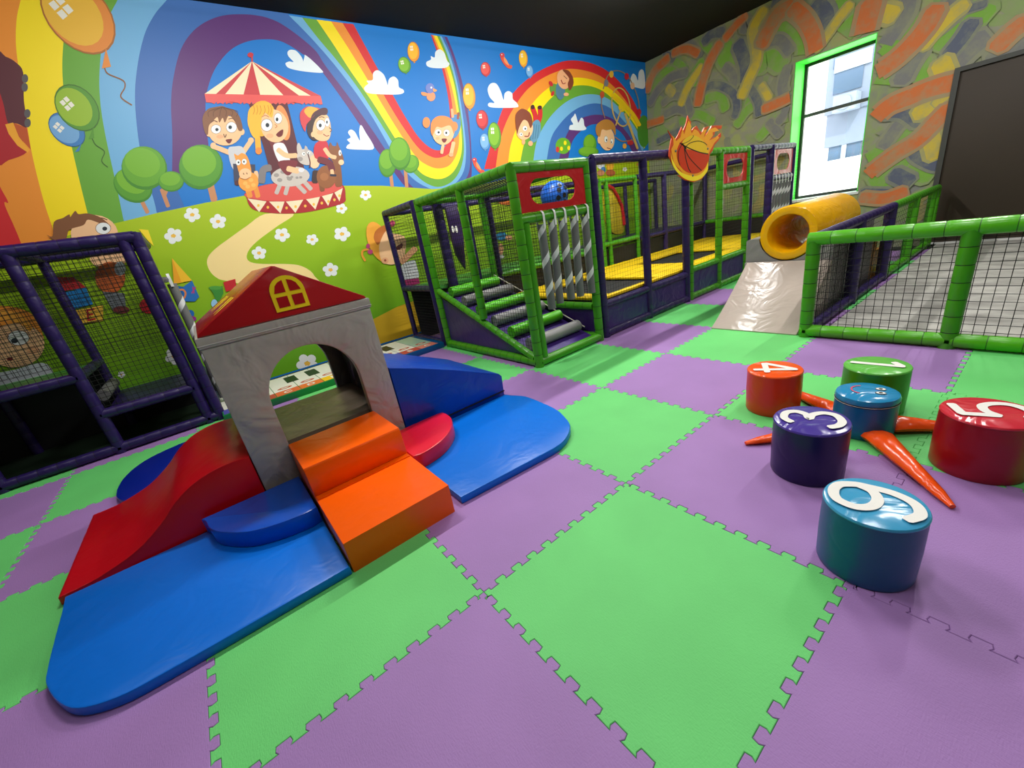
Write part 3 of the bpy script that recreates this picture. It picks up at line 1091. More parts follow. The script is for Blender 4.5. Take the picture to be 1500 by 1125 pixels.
# --- carousel ---------------------------------------------------------------
MAR = (92, 34, 42)
poly('b', [(350, 380), (585, 375), (640, 600), (735, 935), (520, 940), (440, 640)], MAR, False)
poly('b', [(470, 600), (560, 600), (690, 930), (610, 930)], (120, 44, 50), False)
poly('b', [(335, 950), (330, 930), (420, 885), (560, 865), (720, 858), (860, 862), (930, 885), (942, 950), (935, 985), (860, 1012), (700, 1046), (560, 1054), (420, 1042), (360, 1012)], (176, 34, 40))
AR.up(); AR.keep = True
for t in ([(345, 962), (460, 980), (415, 1045)], [(475, 981), (570, 981), (545, 1053)], [(578, 981), (684, 970), (636, 1050)], [(700, 966), (786, 952), (758, 1030)], [(798, 948), (866, 930), (836, 1008)], [(874, 926), (925, 898), (905, 980)]):
    poly('b', t, (244, 228, 190), False)
AR.keep = False
poly('b', [(333, 950), (345, 925), (430, 885), (560, 866), (720, 858), (860, 864), (925, 890), (880, 920), (790, 950), (680, 970), (560, 978), (450, 974)], (224, 84, 76))
AR.up(); AR.keep = True
for x, y in ((410, 1005), (468, 1016), (530, 1014), (582, 1020), (637, 1012), (696, 1008), (748, 998), (797, 990), (838, 980), (874, 970), (905, 945)):
    ell('b', x, y, 8, 9, (244, 190, 70), 0, 10)
AR.keep = False
poly('d', [(845, 450), (497, 690), (1348, 704)], (246, 230, 190), False)
AR.up(); AR.keep = True
for a, b_ in ((580, 648), (783, 905), (1075, 1190), (1275, 1348)):
    ya, yb = 690 + (a - 497) * .0165, 690 + (b_ - 497) * .0165
    poly('d', [(845, 450), (a, ya), (b_, yb)], (204, 62, 66), False)
AR.keep = False
sc = [(497, 688), (1348, 704), (1362, 765)]
for k in range(13):
    x = 1355 - k * 64.5
    sc += [(x - 12, 768 - k * .4), (x - 32, 758 - k * .4), (x - 54, 768 - k * .4), (x - 60, 752 - k * .4)]
poly('d', sc[:-2] + [(510, 752)], (228, 86, 82), False)
ell('d', 834, 404, 22, 18, (200, 50, 60)); line('d', [(846, 420), (846, 452)], 12, (200, 60, 66), False)

# left boy on the orange horse
line('b', [(250, 690), (190, 665), (135, 645)], 30, SKIN); ell('b', 135, 640, 18, 20, SKIN)
line('b', [(315, 685), (345, 640), (365, 612)], 30, SKIN); ell('b', 365, 608, 18, 18, SKIN)
poly('b', [(225, 665), (265, 645), (318, 655), (345, 770), (260, 790)], (206, 206, 208))
poly('b', [(255, 750), (390, 755), (392, 860), (262, 862)], (60, 64, 86), False)
line('b', [(395, 800), (405, 850)], 24, SKIN, False); ell('b', 280, 868, 16, 16, (80, 40, 44))
line('b', [(330, 870), (350, 920), (358, 950)], 34, (238, 150, 58)); line('b', [(385, 870), (400, 920), (408, 950)], 30, (238, 150, 58))
ell('b', 350, 860, 62, 60, (244, 164, 66))
for x, y in ((330, 870), (365, 850), (380, 880), (345, 890)):
    ell('b', x, y, 14, 12, (250, 186, 90))
poly('b', [(262, 690), (285, 700), (310, 685), (345, 710), (368, 800), (350, 845), (315, 842), (290, 800), (275, 740)], (242, 158, 62))
ell('b', 330, 812, 38, 34, (248, 200, 150)); eye('b', 287, 742, 15, 18, 2, 0); eye('b', 324, 738, 15, 18, -2, 0)
ell('b', 310, 556, 16, 20, SKIN); ell('b', 110, 572, 16, 14, SKIN)
ell('b', 206, 548, 104, 92, SKIN, 5)
poly('b', [(70, 500), (74, 455), (105, 415), (160, 402), (190, 398), (215, 408), (262, 424), (298, 468), (314, 540), (290, 548), (270, 500), (232, 455), (206, 500), (192, 470), (172, 500), (160, 466), (132, 492), (108, 520), (102, 572), (84, 560)], HAIRB)
eye('b', 152, 540, 30, 27, 5, 2); eye('b', 246, 528, 32, 32, -8, 0)
ell('b', 176, 585, 22, 12, SKIN2); poly('b', [(210, 606), (232, 600), (250, 602), (238, 625), (224, 625)], (110, 20, 24))

# girl on the donkey
line('b', [(480, 775), (440, 790), (430, 860)], 44, (130, 124, 124))
for t in ([(545, 870), (520, 930)], [(590, 880), (575, 935)], [(650, 880), (695, 925)], [(690, 860), (730, 905)]):
    line('b', t, 26, (196, 186, 178), False)
ell('b', 605, 828, 118, 62, (206, 196, 186), -4)
for x, y in ((520, 820), (560, 800), (600, 842), (640, 790), (540, 850)):
    ell('b', x, y, 16, 12, (160, 152, 146))
line('b', [(405, 590), (410, 660)], 34, (250, 178, 50)); ell('b', 412, 672, 20, 22, (240, 140, 50))
ell('b', 430, 475, 86, 110, (250, 180, 50), 10); ell('b', 560, 500, 40, 110, (240, 146, 80), -12)
poly('b', [(500, 640), (560, 625), (590, 680), (600, 740), (540, 745)], (236, 236, 236))
poly('b', [(530, 740), (610, 728), (650, 745), (600, 820), (560, 800)], (124, 40, 48))
line('b', [(530, 665), (580, 700), (640, 700)], 30, SKIN); line('b', [(590, 780), (650, 795)], 34, SKIN, False); ell('b', 672, 788, 18, 14, (226, 226, 230))
ell('b', 508, 520, 84, 102, SKIN, -15)
poly('b', [(345, 470), (360, 410), (420, 380), (480, 380), (500, 420), (492, 470), (450, 440), (430, 470), (425, 540), (400, 600), (362, 560)], (252, 186, 54))
eye('b', 461, 515, 34, 37, 4, 0); eye('b', 530, 474, 24, 32, -6, 6)
poly('b', [(518, 572), (548, 545), (562, 545), (556, 578), (535, 588)], (110, 20, 24)); ell('b', 480, 580, 22, 14, SKIN2)
ell('b', 700, 710, 56, 48, (206, 196, 186), 25); ell('b', 752, 738, 32, 42, (246, 204, 160), 0)
poly('b', [(650, 690), (645, 640), (660, 625), (680, 680)], (206, 196, 186)); poly('b', [(690, 680), (695, 640), (712, 660), (706, 690)], (190, 180, 172))
eye('b', 686, 690, 12, 12, 2, 0); eye('b', 716, 684, 11, 10, 0, 0); line('b', [(712, 690), (725, 740), (722, 775)], 7, (90, 40, 44))
ell('b', 665, 722, 16, 14, (160, 152, 146))

# boy with cap on the brown horse
line('b', [(790, 840), (800, 912)], 30, (132, 78, 40), False); line('b', [(880, 690), (895, 800), (900, 880)], 44, (140, 84, 44)); line('b', [(760, 800), (755, 860)], 40, (60, 36, 34), False)
ell('b', 825, 830, 60, 70, (150, 90, 46)); ell('b', 812, 830, 26, 24, (172, 108, 60))
poly('b', [(838, 660), (850, 620), (862, 640), (885, 640), (890, 618), (900, 640), (930, 720), (915, 755), (880, 750), (850, 720)], (140, 84, 44))
ell('b', 915, 742, 17, 17, (248, 206, 160)); eye('b', 908, 684, 9, 18, 1, 2)
poly('b', [(752, 640), (790, 608), (830, 620), (842, 700), (820, 725), (755, 715)], (206, 40, 56))
line('b', [(780, 725), (840, 745), (860, 790)], 40, (112, 34, 46)); line('b', [(815, 660), (845, 700), (880, 712)], 24, SKIN); line('b', [(858, 790), (862, 818)], 22, SKIN, False); line('b', [(850, 820), (882, 822)], 14, (40, 36, 60), False)
ell('b', 765, 520, 58, 90, (60, 36, 34), 10)
poly('b', [(740, 560), (760, 480), (820, 450), (846, 490), (852, 560), (835, 605), (790, 612), (755, 595)], SKIN)
poly('b', [(665, 440), (700, 404), (745, 404), (790, 420), (750, 460), (705, 510), (695, 555), (668, 500)], (214, 64, 70))
poly('b', [(690, 425), (720, 402), (765, 412), (775, 428), (730, 470), (700, 450)], (246, 178, 60)); poly('b', [(745, 440), (800, 410), (830, 416), (830, 445), (810, 455), (760, 452), (730, 480)], (78, 34, 44))
eye('b', 790, 515, 27, 33, -3, 2); eye('b', 830, 497, 15, 27, -2, 0); ell('b', 742, 572, 12, 16, SKIN); ell('b', 785, 560, 18, 12, SKIN2); line('b', [(806, 570), (825, 582), (840, 578)], 5, (150, 60, 50))

# small face and hair details
DK = (110, 66, 44)
for pts in ([(120, 500), (140, 488), (160, 496)], [(228, 478), (250, 474), (268, 486)], [(198, 570), (206, 590), (214, 572)]):
    line('b', pts, 5, DK)
for pts in ([(510, 510), (524, 522), (512, 532)], [(430, 466), (452, 456), (474, 466)]):
    line('b', pts, 5, (206, 130, 80))
for x in (380, 400, 420, 445, 468, 484):
    line('b', [(x, 395), (x + 6, 425), (x - 2, 450)], 4, (214, 136, 30))
for x in (110, 140, 178, 215, 250, 280):
    line('b', [(190, 405), (x, 430), (x - 4, 462)], 3, (96, 58, 34))
for pts in ([(780, 470), (796, 464), (812, 470)], [(842, 530), (856, 545), (846, 556)]):
    line('b', pts, 5, DK)
for x in (590, 614, 645, 668):
    ell('b', x, 836 - (x % 7), 9, 7, (160, 152, 146))
line('b', [(318, 808), (322, 816)], 5, (150, 100, 70), False); line('b', [(338, 806), (342, 814)], 5, (150, 100, 70), False)
line('b', [(300, 838), (330, 846), (358, 834)], 4, (190, 120, 70))

# --- slide children -----------------------------------------------------------
ell('e', 905, 665, 36, 72, (70, 140, 196), 10); line('e', [(895, 610), (890, 565)], 16, SKIN2, False); line('e', [(925, 620), (930, 585)], 14, (150, 70, 50), False)
ell('e', 740, 642, 22, 32, (240, 140, 70)); ell('e', 905, 665, 20, 28, (240, 140, 70))
ell('e', 838, 700, 64, 74, SKIN); poly('e', [(765, 690), (770, 640), (800, 608), (845, 603), (885, 620), (905, 660), (902, 710), (880, 660), (830, 672), (800, 668), (785, 700), (775, 720)], (242, 140, 66))
eye('e', 810, 700, 19, 19, 2, 0); eye('e', 859, 703, 18, 20, -2, 0); poly('e', [(830, 738), (860, 738), (852, 758), (838, 758)], (120, 20, 24)); ell('e', 806, 735, 12, 9, SKIN2)
line('e', [(838, 775), (830, 822)], 18, SKIN, False); line('e', [(900, 760), (885, 830)], 22, SKIN, False); ell('e', 885, 832, 14, 12, SKIN2)

line('f', [(675, 560), (672, 510), (655, 460)], 32, (206, 40, 44)); line('f', [(690, 570), (706, 520), (706, 470)], 30, (206, 40, 44)); ell('f', 655, 455, 14, 16, (70, 30, 40)); ell('f', 704, 458, 15, 14, (70, 30, 40))
ell('f', 672, 620, 36, 80, (96, 150, 180), 12)
AR.up(); AR.keep = True
for k in range(4):
    line('f', [(650 + k * 16, 570 + k * 3), (640 + k * 16, 680 - k * 4)], 4, (60, 110, 140), False)
AR.keep = False
ell('f', 600, 610, 56, 72, SKIN, 15); poly('f', [(540, 590), (538, 510), (570, 470), (600, 470), (640, 500), (655, 560), (640, 600), (620, 555), (590, 545), (560, 600), (550, 640)], (132, 64, 40))
eye('f', 602, 602, 16, 18, 2, 2); eye('f', 575, 642, 12, 13, 2, 0); line('f', [(600, 655), (625, 655), (632, 630)], 7, (150, 40, 40)); ell('f', 592, 695, 12, 18, SKIN2); ell('f', 640, 705, 16, 18, SKIN2)

ell('f', 808, 335, 34, 42, (100, 150, 60), -30); ell('f', 780, 295, 12, 20, (196, 40, 50), -30); ell('f', 792, 362, 10, 18, (196, 40, 50), 20); ell('f', 845, 340, 32, 66, (80, 126, 150), 0); ell('f', 885, 368, 18, 12, SKIN2)
ell('f', 868, 265, 46, 68, SKIN2, -10); poly('f', [(860, 200), (900, 205), (930, 250), (934, 300), (910, 340), (895, 300), (905, 260), (880, 225)], (132, 64, 40)); line('f', [(850, 270), (862, 295), (880, 290)], 6, (150, 50, 40)); line('f', [(868, 240), (890, 262)], 4, (90, 40, 30), False)

# ferris wheel / rollercoaster in thin lines, and the boy below it
TAN = (214, 178, 96)
line('f', ellipse(1262, 455, 62, 132, -8, 20) + [ellipse(1262, 455, 62, 132, -8, 20)[0]], 9, TAN)
line('f', [(1200, 370), (1270, 430), (1340, 500), (1388, 580)], 26, (246, 206, 20)); ell('f', 1268, 455, 24, 34, (246, 206, 20))
line('f', [(1262, 470), (1225, 580)], 9, TAN, False); line('f', [(1290, 500), (1375, 740)], 16, TAN, False)
line('f', [(1140, 330), (1170, 240), (1230, 205), (1300, 235), (1345, 310), (1378, 400), (1388, 480)], 7, (150, 130, 110)); line('f', [(1130, 370), (1128, 450), (1150, 530)], 7, (150, 120, 100))
for x, y, c in ((1195, 230, (240, 190, 60)), (1300, 245, (200, 40, 60)), (1132, 370, (200, 84, 50)), (1160, 290, (130, 130, 140)), (1340, 310, (236, 190, 150)), (1385, 490, (196, 34, 44))):
    ell('f', x, y, 15, 24, c)
line('f', [(1220, 660), (1270, 690), (1340, 680)], 7, (170, 120, 90)); ell('f', 1286, 722, 14, 18, (240, 170, 60)); ell('f', 1325, 700, 22, 16, (196, 40, 50))
ell('f', 1162, 670, 54, 84, SKIN, -8); ell('f', 1112, 680, 12, 26, SKIN)
poly('f', [(1092, 640), (1088, 590), (1110, 560), (1150, 540), (1190, 548), (1222, 590), (1222, 650), (1200, 610), (1160, 615), (1130, 610), (1115, 660)], (190, 130, 56))
eye('f', 1158, 676, 12, 22, 4, 6); eye('f', 1198, 690, 9, 18, -3, 6); line('f', [(1165, 735), (1190, 742)], 6, (150, 50, 40), False)
# its lower body through the net
ell('n', 110, 230, 34, 40, (232, 232, 240)); ell('n', 130, 275, 20, 26, (70, 130, 190)); ell('n', 185, 240, 32, 46, (246, 180, 50)); ell('n', 190, 300, 40, 26, (190, 100, 60)); ell('n', 110, 300, 30, 24, (206, 140, 100))
for x, y, c in ((350, 190, (190, 120, 60)), (420, 230, (200, 150, 60))):
    ell('n', x, y, 20, 12, c)

# --- figures behind the left cage ----------------------------------------------
poly('h', [(1090, 338), (1217, 480), (1102, 502)], (250, 196, 40), False); poly('h', [(1090, 338), (1150, 490), (1102, 502)], (244, 168, 30), False)
poly('h', [(1085, 505), (1160, 520), (1168, 612), (1120, 600)], (20, 96, 170), False); poly('h', [(1160, 520), (1217, 480), (1262, 582), (1236, 612), (1168, 612)], (34, 110, 186), False)
line('h', [(1130, 540), (1140, 590), (1165, 590), (1176, 560), (1158, 538), (1128, 542)], 12, (226, 130, 70)); line('h', [(1222, 520), (1230, 560)], 8, (180, 60, 130), False); line('h', [(1240, 520), (1215, 560)], 8, (180, 60, 130), False)
poly('h', [(880, 155), (940, 160), (975, 262), (940, 230)], (250, 220, 40), False)
poly('h', [(1325, 525), (1410, 515), (1416, 560), (1388, 612), (1366, 602), (1350, 560)], (58, 140, 50), False); ell('h', 1366, 526, 44, 12, (80, 160, 60))
poly('h', [(1414, 490), (1490, 470), (1500, 530), (1432, 552)], (196, 30, 40), False); ell('h', 1358, 625, 20, 26, (150, 200, 236)); ell('h', 1152, 622, 16, 20, (240, 190, 40)); ell('h', 1205, 690, 26, 24, (20, 100, 180)); ell('h', 1215, 722, 30, 18, (150, 40, 130))
# boy with brown hair
ell('h', 600, 185, 150, 120, SKIN, 5); ell('h', 690, 330, 120, 80, SKIN); line('h', [(600, 96), (640, 84), (680, 96)], 6, (110, 66, 44))
poly('h', [(300, 190), (335, 200), (345, 110), (400, 85), (440, 62), (448, 78), (478, 40), (500, 60), (560, 56), (640, 82), (705, 140), (640, 120), (560, 95), (530, 130), (440, 160), (420, 215), (350, 225)], HAIRB)
eye('h', 655, 150, 46, 36, 10, 2)
ell('h', 700, 460, 95, 100, (206, 100, 40)); ell('h', 762, 405, 36, 44, (206, 216, 222)); poly('h', [(650, 550), (790, 560), (800, 660), (720, 672)], (112, 120, 124), False); ell('h', 770, 665, 52, 24, (120, 50, 50)); ell('h', 490, 320, 70, 22, HAIRB)
# toy blocks
poly('h', [(340, 460), (470, 458), (545, 522), (385, 552)], (196, 40, 44), False); poly('h', [(410, 556), (545, 522), (592, 632), (465, 660)], (30, 130, 200), False); poly('h', [(478, 670), (655, 635), (655, 735), (520, 755)], (238, 190, 60), False)
for a, b_ in (((555, 665), (560, 730)), ((555, 668), (598, 660)), ((558, 698), (590, 692)), ((560, 732), (606, 722))):
    line('h', [a, b_], 11, (190, 30, 40), False)
ell('h', 945, 638, 60, 50, (196, 30, 40)); ell('h', 960, 600, 30, 22, (216, 50, 56))
# big girl at the far left
poly('h', [(-200, 760), (-160, 660), (0, 640), (140, 660), (230, 720), (280, 860), (180, 800), (-100, 900)], (240, 150, 50)); ell('h', 100, 890, 185, 140, SKIN, -5)
poly('h', [(-160, 760), (-100, 670), (100, 680), (200, 760), (190, 800), (120, 750), (0, 730), (-80, 800)], (246, 170, 60)); eye('h', 120, 842, 66, 46, -25, 18); ell('h', 66, 976, 20, 12, (120, 30, 30)); ell('h', 210, 920, 40, 26, SKIN2)
poly('h', [(-100, 1100), (110, 1040), (270, 1000), (340, 1060), (330, 1180), (-100, 1260)], (206, 214, 220))

# --- girl leaning in beside the ladder cage --------------------------------------
line('i', [(200, 385), (160, 395), (155, 430), (176, 470)], 16, (240, 160, 50)); ell('i', 278, 330, 78, 160, (246, 170, 54), -22)
poly('i', [(262, 240), (300, 230), (360, 260), (470, 290), (480, 380), (450, 470), (370, 500), (300, 470), (280, 380), (290, 300)], SKIN)
poly('i', [(240, 300), (260, 240), (330, 200), (400, 190), (330, 250), (300, 300), (285, 340), (265, 350)], (196, 110, 40)); ell('i', 325, 470, 26, 24, SKIN2); ell('i', 326, 468, 9, 9, (150, 70, 50))
ell('i', 198, 362, 14, 20, (196, 60, 120)); ell('i', 214, 404, 20, 18, (206, 70, 130)); ell('i', 380, 190, 20, 22, (200, 60, 110)); poly('i', [(408, 372), (430, 350), (456, 340), (452, 372), (420, 392)], (110, 26, 30))
line('i', [(450, 480), (510, 420), (550, 380)], 44, SKIN2); poly('i', [(435, 520), (530, 465), (560, 500), (575, 600), (462, 612)], (228, 232, 234)); poly('i', [(462, 614), (575, 598), (585, 640), (476, 668)], (176, 40, 110), False)
line('i', [(400, 110), (480, 110)], 26, WHITEP, False)
# small figures on the grass behind the nets
for x, y, rx, ry, c in ((800, 130, 40, 60, (226, 120, 50)), (815, 250, 30, 60, (206, 110, 50)), (910, 310, 38, 28, (40, 130, 180)), (960, 320, 26, 16, SKIN2), (905, 400, 18, 40, SKIN2), (850, 490, 20, 20, WHITEP), (910, 450, 18, 12, WHITEP), (680, 280, 24, 40, (226, 130, 80)), (950, 80, 60, 14, (226, 120, 40))):
    ell('k', x, y, rx, ry, c)

mural = AR.mb.build('mural', AR.mats)
tag(mural, 'printed wallpaper mural of a rainbow, carousel, balloons and cartoon children covering the long wall', 'mural')

# ======================================================= SOFT PLAY BLOCKS
BLUE_V = mat('blue_vinyl', (0, 112, 220), 0.34, 0.03, 4, 0.06, 20, spec=.28, wrinkle=0.1)
DBLUE_V = mat('deep_blue_vinyl', (0, 60, 170), 0.3, 0.03, 4, 0.06, 20, wrinkle=0.2)
ORANGE_V = mat('orange_vinyl', (255, 96, 0), 0.3, 0.03, 4, 0.06, 20, spec=.3, wrinkle=0.1)
RED_V = mat('red_vinyl', (196, 10, 26), 0.3, 0.03, 4, 0.06, 20, spec=.35, wrinkle=0.1)
CRIM_V = mat('crimson_vinyl', (226, 24, 52), 0.28, 0.03, 4, 0.06, 20, wrinkle=0.1)
GREY_V = mat('grey_vinyl', (172, 165, 158), 0.3, 0.04, 4, 0.12, 16, wrinkle=0.45)
SEAM = mat('dark_zip_seam', (22, 22, 26), 0.6)


def block(name, poly, axis, a, b, m, label, cat, bev=.008, group=None):
    mb = MB().prism(poly, axis, a, b, bev=bev)
    xs = [v[0] for v in mb.v]; ys = [v[1] for v in mb.v]; zs = [v[2] for v in mb.v]
    o = mb.build(name, m, loc=((min(xs) + max(xs)) / 2, (min(ys) + max(ys)) / 2, min(zs)))
    return tag(o, label, cat, group)


# left blue mat: outline in metres on the floor
lm = catmull([(-.80, .585), (-1.141, .598), (-1.283, .617), (-1.405, .683), (-1.480, .790), (-1.540, .935), (-1.556, 1.03), (-1.570, 1.199), (-1.586, 1.45)], False, 4)
block('play_mat', [(-.40, 1.60), (-.40, .575)] + lm + [(-1.60, 1.60)], 'z', 0, .052, BLUE_V, 'bright blue vinyl play mat with one big rounded end, left of the orange steps', 'play mat', .01)
rm = catmull([(.80, .555), (1.0, .545), (1.135, .585), (1.266, .684), (1.344, .824), (1.395, .966), (1.425, 1.199), (1.43, 1.40), (1.38, 1.52)], False, 4)
block('play_mat', [(.262, .60)] + rm + [(1.36, 1.60), (.262, 1.60)], 'z', 0, .052, BLUE_V, 'bright blue vinyl play mat right of the orange steps, curved end towards the stools', 'play mat', .01)
# dark blue mat behind the red slide
bm_ = catmull([(-1.44, 2.62), (-1.53, 2.85), (-1.52, 3.2), (-1.40, 3.48), (-1.15, 3.62), (-.8, 3.66)], False, 5)
block('play_mat', bm_ + [(-.62, 3.66), (-.62, 2.62)], 'z', 0, .05, mat('navy_blue_vinyl', (0, 30, 140), 0.35, 0.03, 4), 'dark blue vinyl play mat half hidden behind the red wave slide', 'play mat', .01)

# orange steps
st = thing('foam_steps', (-.1, 1.1, 0), 'glossy orange two-step foam block leading up to the grey play house', 'steps')
prof = [(.58, 0), (.572, .186), (1.125, .188), (1.12, .195), (1.135, .36), (1.145, .374), (1.606, .374), (1.606, 0)]
MB().prism(prof, 'x', -.392, .2, bev=.006).build('step_block', ORANGE_V, st)
MB().prism([(1.07, .1885), (1.118, .1885), (1.118, .194), (1.07, .194)], 'x', -.385, .193, bev=.002).build('seam_fold', ORANGE_V, st)

# red wave slide
wave = catmull([(-1.62, .056), (-1.54, .058), (-1.45, .068), (-1.28, .118), (-1.13, .212), (-1.03, .30), (-.926, .362), (-.81, .396), (-.70, .402), (-.612, .392)], False, 5)
block('wave_slide', [(-1.632, .004)] + [(-1.628, .05)] + wave + [(-.612, .004)], 'y', 1.612, 2.61, RED_V, 'glossy red wave-shaped foam slide on the left side of the play house', 'slide', .007)

# blue ramp right of the house
rp = thing('foam_ramp', (.88, 2.1, 0), 'deep blue foam ramp sloping down from the right side of the play house', 'ramp')
MB().prism([(.405, .003), (1.375, .003), (1.385, .215), (1.36, .245), (.93, .435), (.62, .56), (.405, .635)], 'y', 1.63, 2.6, bev=.008).build('ramp_body', DBLUE_V, rp)
MB().box((.42, 1.6255, .068), (1.38, 1.631, .08)).build('zip_seam', SEAM, rp)

# quarter round pads on the mats
q1 = [(p.x, p.y) for p in [onZ(u, v, .15) for u, v in ((463, 747), (440, 757), (405, 770), (362, 781), (325, 781), (308, 775), (302, 765))]]
q1 = [(-.405, 1.56), (-.405, 1.07)] + catmull([(-.45, 1.06)] + q1[1:] + [(-.955, 1.56)], False, 3)
block('quarter_pad', q1, 'z', .052, .16, mat('royal_blue_vinyl', (0, 84, 200), 0.26, 0.03, 4, wrinkle=0.1), 'small blue quarter-round foam pad between the red slide and the orange steps', 'foam pad', .008)
q2 = catmull([(.245, 1.10), (.30, 1.085), (.46, 1.13), (.60, 1.24), (.685, 1.38), (.705, 1.49), (.70, 1.56)], False, 4)
block('quarter_pad', [(.225, 1.575), (.225, 1.10)] + q2[1:] + [(.66, 1.575)], 'z', .052, .16, CRIM_V, 'small red quarter-round foam pad right of the orange steps', 'foam pad', .008)

# ---------------------------------------------------------------- play house
hs = thing('play_house', (-.11, 2.1, 0), 'grey vinyl play house with an arched doorway and a red gable roof', 'play house')
hx0, hx1, hy0, hy1, hz = -.607, .392, 1.61, 2.61, 1.15


def arch_panel(x0, x1, z0, z1, ax0, ax1, azs, azt, az0):
    """outline of a wall with an arched opening from the bottom"""
    cx, rx = (ax0 + ax1) / 2, (ax1 - ax0) / 2
    pts = [(x0, z0), (ax0, z0)] if az0 <= z0 else [(x0, z0), (ax0, z0)]
    pts += [(ax0, azs)]
    for k in range(1, 24):
        a = PI - PI * k / 24
        pts.append((cx + rx * math.cos(a), azs + (azt - azs) * math.sin(a)))
    pts += [(ax1, azs), (ax1, z0), (x1, z0), (x1, z1), (x0, z1)]
    return pts


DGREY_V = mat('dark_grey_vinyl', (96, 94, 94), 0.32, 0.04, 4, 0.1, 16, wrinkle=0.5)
pf = arch_panel(hx0, hx1, .004, hz - .05, -.385, .19, .66, .965, 0)
f1 = MB().prism(pf, 'y', hy0, hy0 + .07, bev=.008).build('front_wall', GREY_V, hs)
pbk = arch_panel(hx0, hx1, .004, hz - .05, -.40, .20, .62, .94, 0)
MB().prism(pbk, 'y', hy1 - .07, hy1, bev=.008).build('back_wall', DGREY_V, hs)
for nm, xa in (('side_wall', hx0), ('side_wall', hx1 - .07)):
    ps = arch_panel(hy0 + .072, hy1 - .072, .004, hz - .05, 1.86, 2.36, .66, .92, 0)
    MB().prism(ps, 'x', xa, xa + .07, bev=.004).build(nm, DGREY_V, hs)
MB().box((hx0 + .075, hy0 + .075, .004), (hx1 - .075, hy1 - .075, .372)).build('floor_block', mat('taupe_vinyl', (122, 108, 92), 0.35, 0.05, 4, wrinkle=0.2), hs)
# fabric band with white piping where the roof sits
bd = MB().prism([(hx0 - .006, hy0 - .008), (hx1 + .008, hy0 - .008), (hx1 + .008, hy1 + .008), (hx0 - .006, hy1 + .008)], 'z', hz - .052, hz + .012, bev=.006)
band = bd.build('roof_band', GREY_V, hs)
pp = MB()
for a, b_ in (((hx0 - .006, hy0 - .01), (hx1 + .008, hy0 - .01)), ((hx1 + .01, hy0 - .01), (hx1 + .01, hy1 + .01)), ((hx0 - .008, hy0 - .01), (hx0 - .008, hy1 + .01))):
    pp.tube((a[0], a[1], hz - .034), (b_[0], b_[1], hz - .034), .0028, 6, 0)
pp.build('piping', mat('pale_piping', (205, 203, 198), 0.4), band)
# roof: gable prism
ax, az = -.105, 1.472
roofR = mat('red_roof_vinyl', (176, 10, 22), 0.25, 0.03, 4, 0.05, 20, wrinkle=0.12)
rf = MB().prism([(hx0 + .01, hz + .014), (hx1 - .005, hz + .014), (hx1 - .012, hz + .03), (ax + .012, az - .004), (ax - .006, az), (hx0 + .016, hz + .03)], 'y', hy0 + .004, hy1 - .004, bev=.006)
roof = rf.build('roof', roofR, hs)
yel = mat('yellow_vinyl_applique', (255, 220, 20), 0.35, 0.03)
# arched window applique on the gable
wy = hy0 - .0008
o_ = MB()
cx, rx, zb, zs, zt = -.073, .098, 1.202, 1.315, 1.408


def archpts(cx, rx, zb, zs, zt, n=16):
    p = [(cx - rx, zb), (cx - rx, zs)]
    for k in range(1, n):
        a = PI - PI * k / n
        p.append((cx + rx * math.cos(a), zs + (zt - zs) * math.sin(a)))
    return p + [(cx + rx, zs), (cx + rx, zb)]


wf = MB().prism(archpts(cx, rx, zb, zs, zt), 'y', wy - .002, hy0 + .006).build('gable_window', yel, roof)
for pts in (
    [(cx - rx + .022, zb + .022), (cx - .012, zb + .022), (cx - .012, 1.288), (cx - rx + .022, 1.288)],
    [(cx + .012, zb + .022), (cx + rx - .022, zb + .022), (cx + rx - .022, 1.288), (cx + .012, 1.288)],
    [(cx - rx + .022, 1.312), (cx - .012, 1.312), (cx - .012, zt - .024), (cx - .04, zt - .034), (cx - .06, zt - .052)],
    [(cx + .012, 1.312), (cx + rx - .022, 1.312), (cx + .06, zt - .052), (cx + .04, zt - .034), (cx + .012, zt - .024)]):
    o_.prism(pts, 'y', wy - .0045, wy - .0022)
o_.build('window_opening_patch', roofR, roof)
# yellow leaf-shaped windows on the left slope
sl = Vector((ax - (hx0 + .016), 0, az - hz - .03)).normalized()
nrm = Vector((-sl.z, 0, sl.x))
lf = MB()
for (t0, y_) in ((.10, 1.78), (.10, 1.93), (.10, 2.22), (.10, 2.37)):
    pass
slen = math.hypot(ax - hx0 - .016, az - hz - .03)
for yc in (1.86, 1.99, 2.28, 2.41):
    c = Vector((hx0 + .016, 0, hz + .03)) + sl * (slen * .5)
    pts = ellipse(0, 0, .15, .034, 0, 20)
    vs = [c + sl * p[0] + Vector((0, yc + p[1], 0)) + nrm * .0016 for p in pts]
    lf.add(vs, [list(range(20))])
lf.build('slope_window', yel, roof)

# ------------------------------------------------------------ floor piano mat
pk = thing('floor_piano_mat', (.6, 4.45, 0), 'padded floor piano with white keys and coloured letter squares, behind the play house', 'play mat')
px0, px1, py0, py1, pz = -.74, 2.05, 3.98, 4.98, .082
cols = [mat('green_vinyl_side', (20, 120, 56), 0.35), mat('blue_vinyl_side', (0, 84, 140), 0.35)]
MB().prism([(px0, py0), (1.28, py0), (1.28, py1), (px0, py1)], 'z', 0, pz, bev=.006).build('base', cols[0], pk)
MB().prism([(1.285, py0), (px1, py0), (px1, py1), (1.285, py1)], 'z', 0, pz, bev=.006).build('base', cols[1], pk)
kw = .27
keyc = [(226, 96, 60), (232, 110, 50), (246, 196, 30), (96, 176, 60), (60, 140, 200), (80, 80, 170), (190, 60, 60)]
names = 'CDEFGAB'
k0 = -.19
wm = mat('white_piano_key', (236, 234, 222), 0.35)
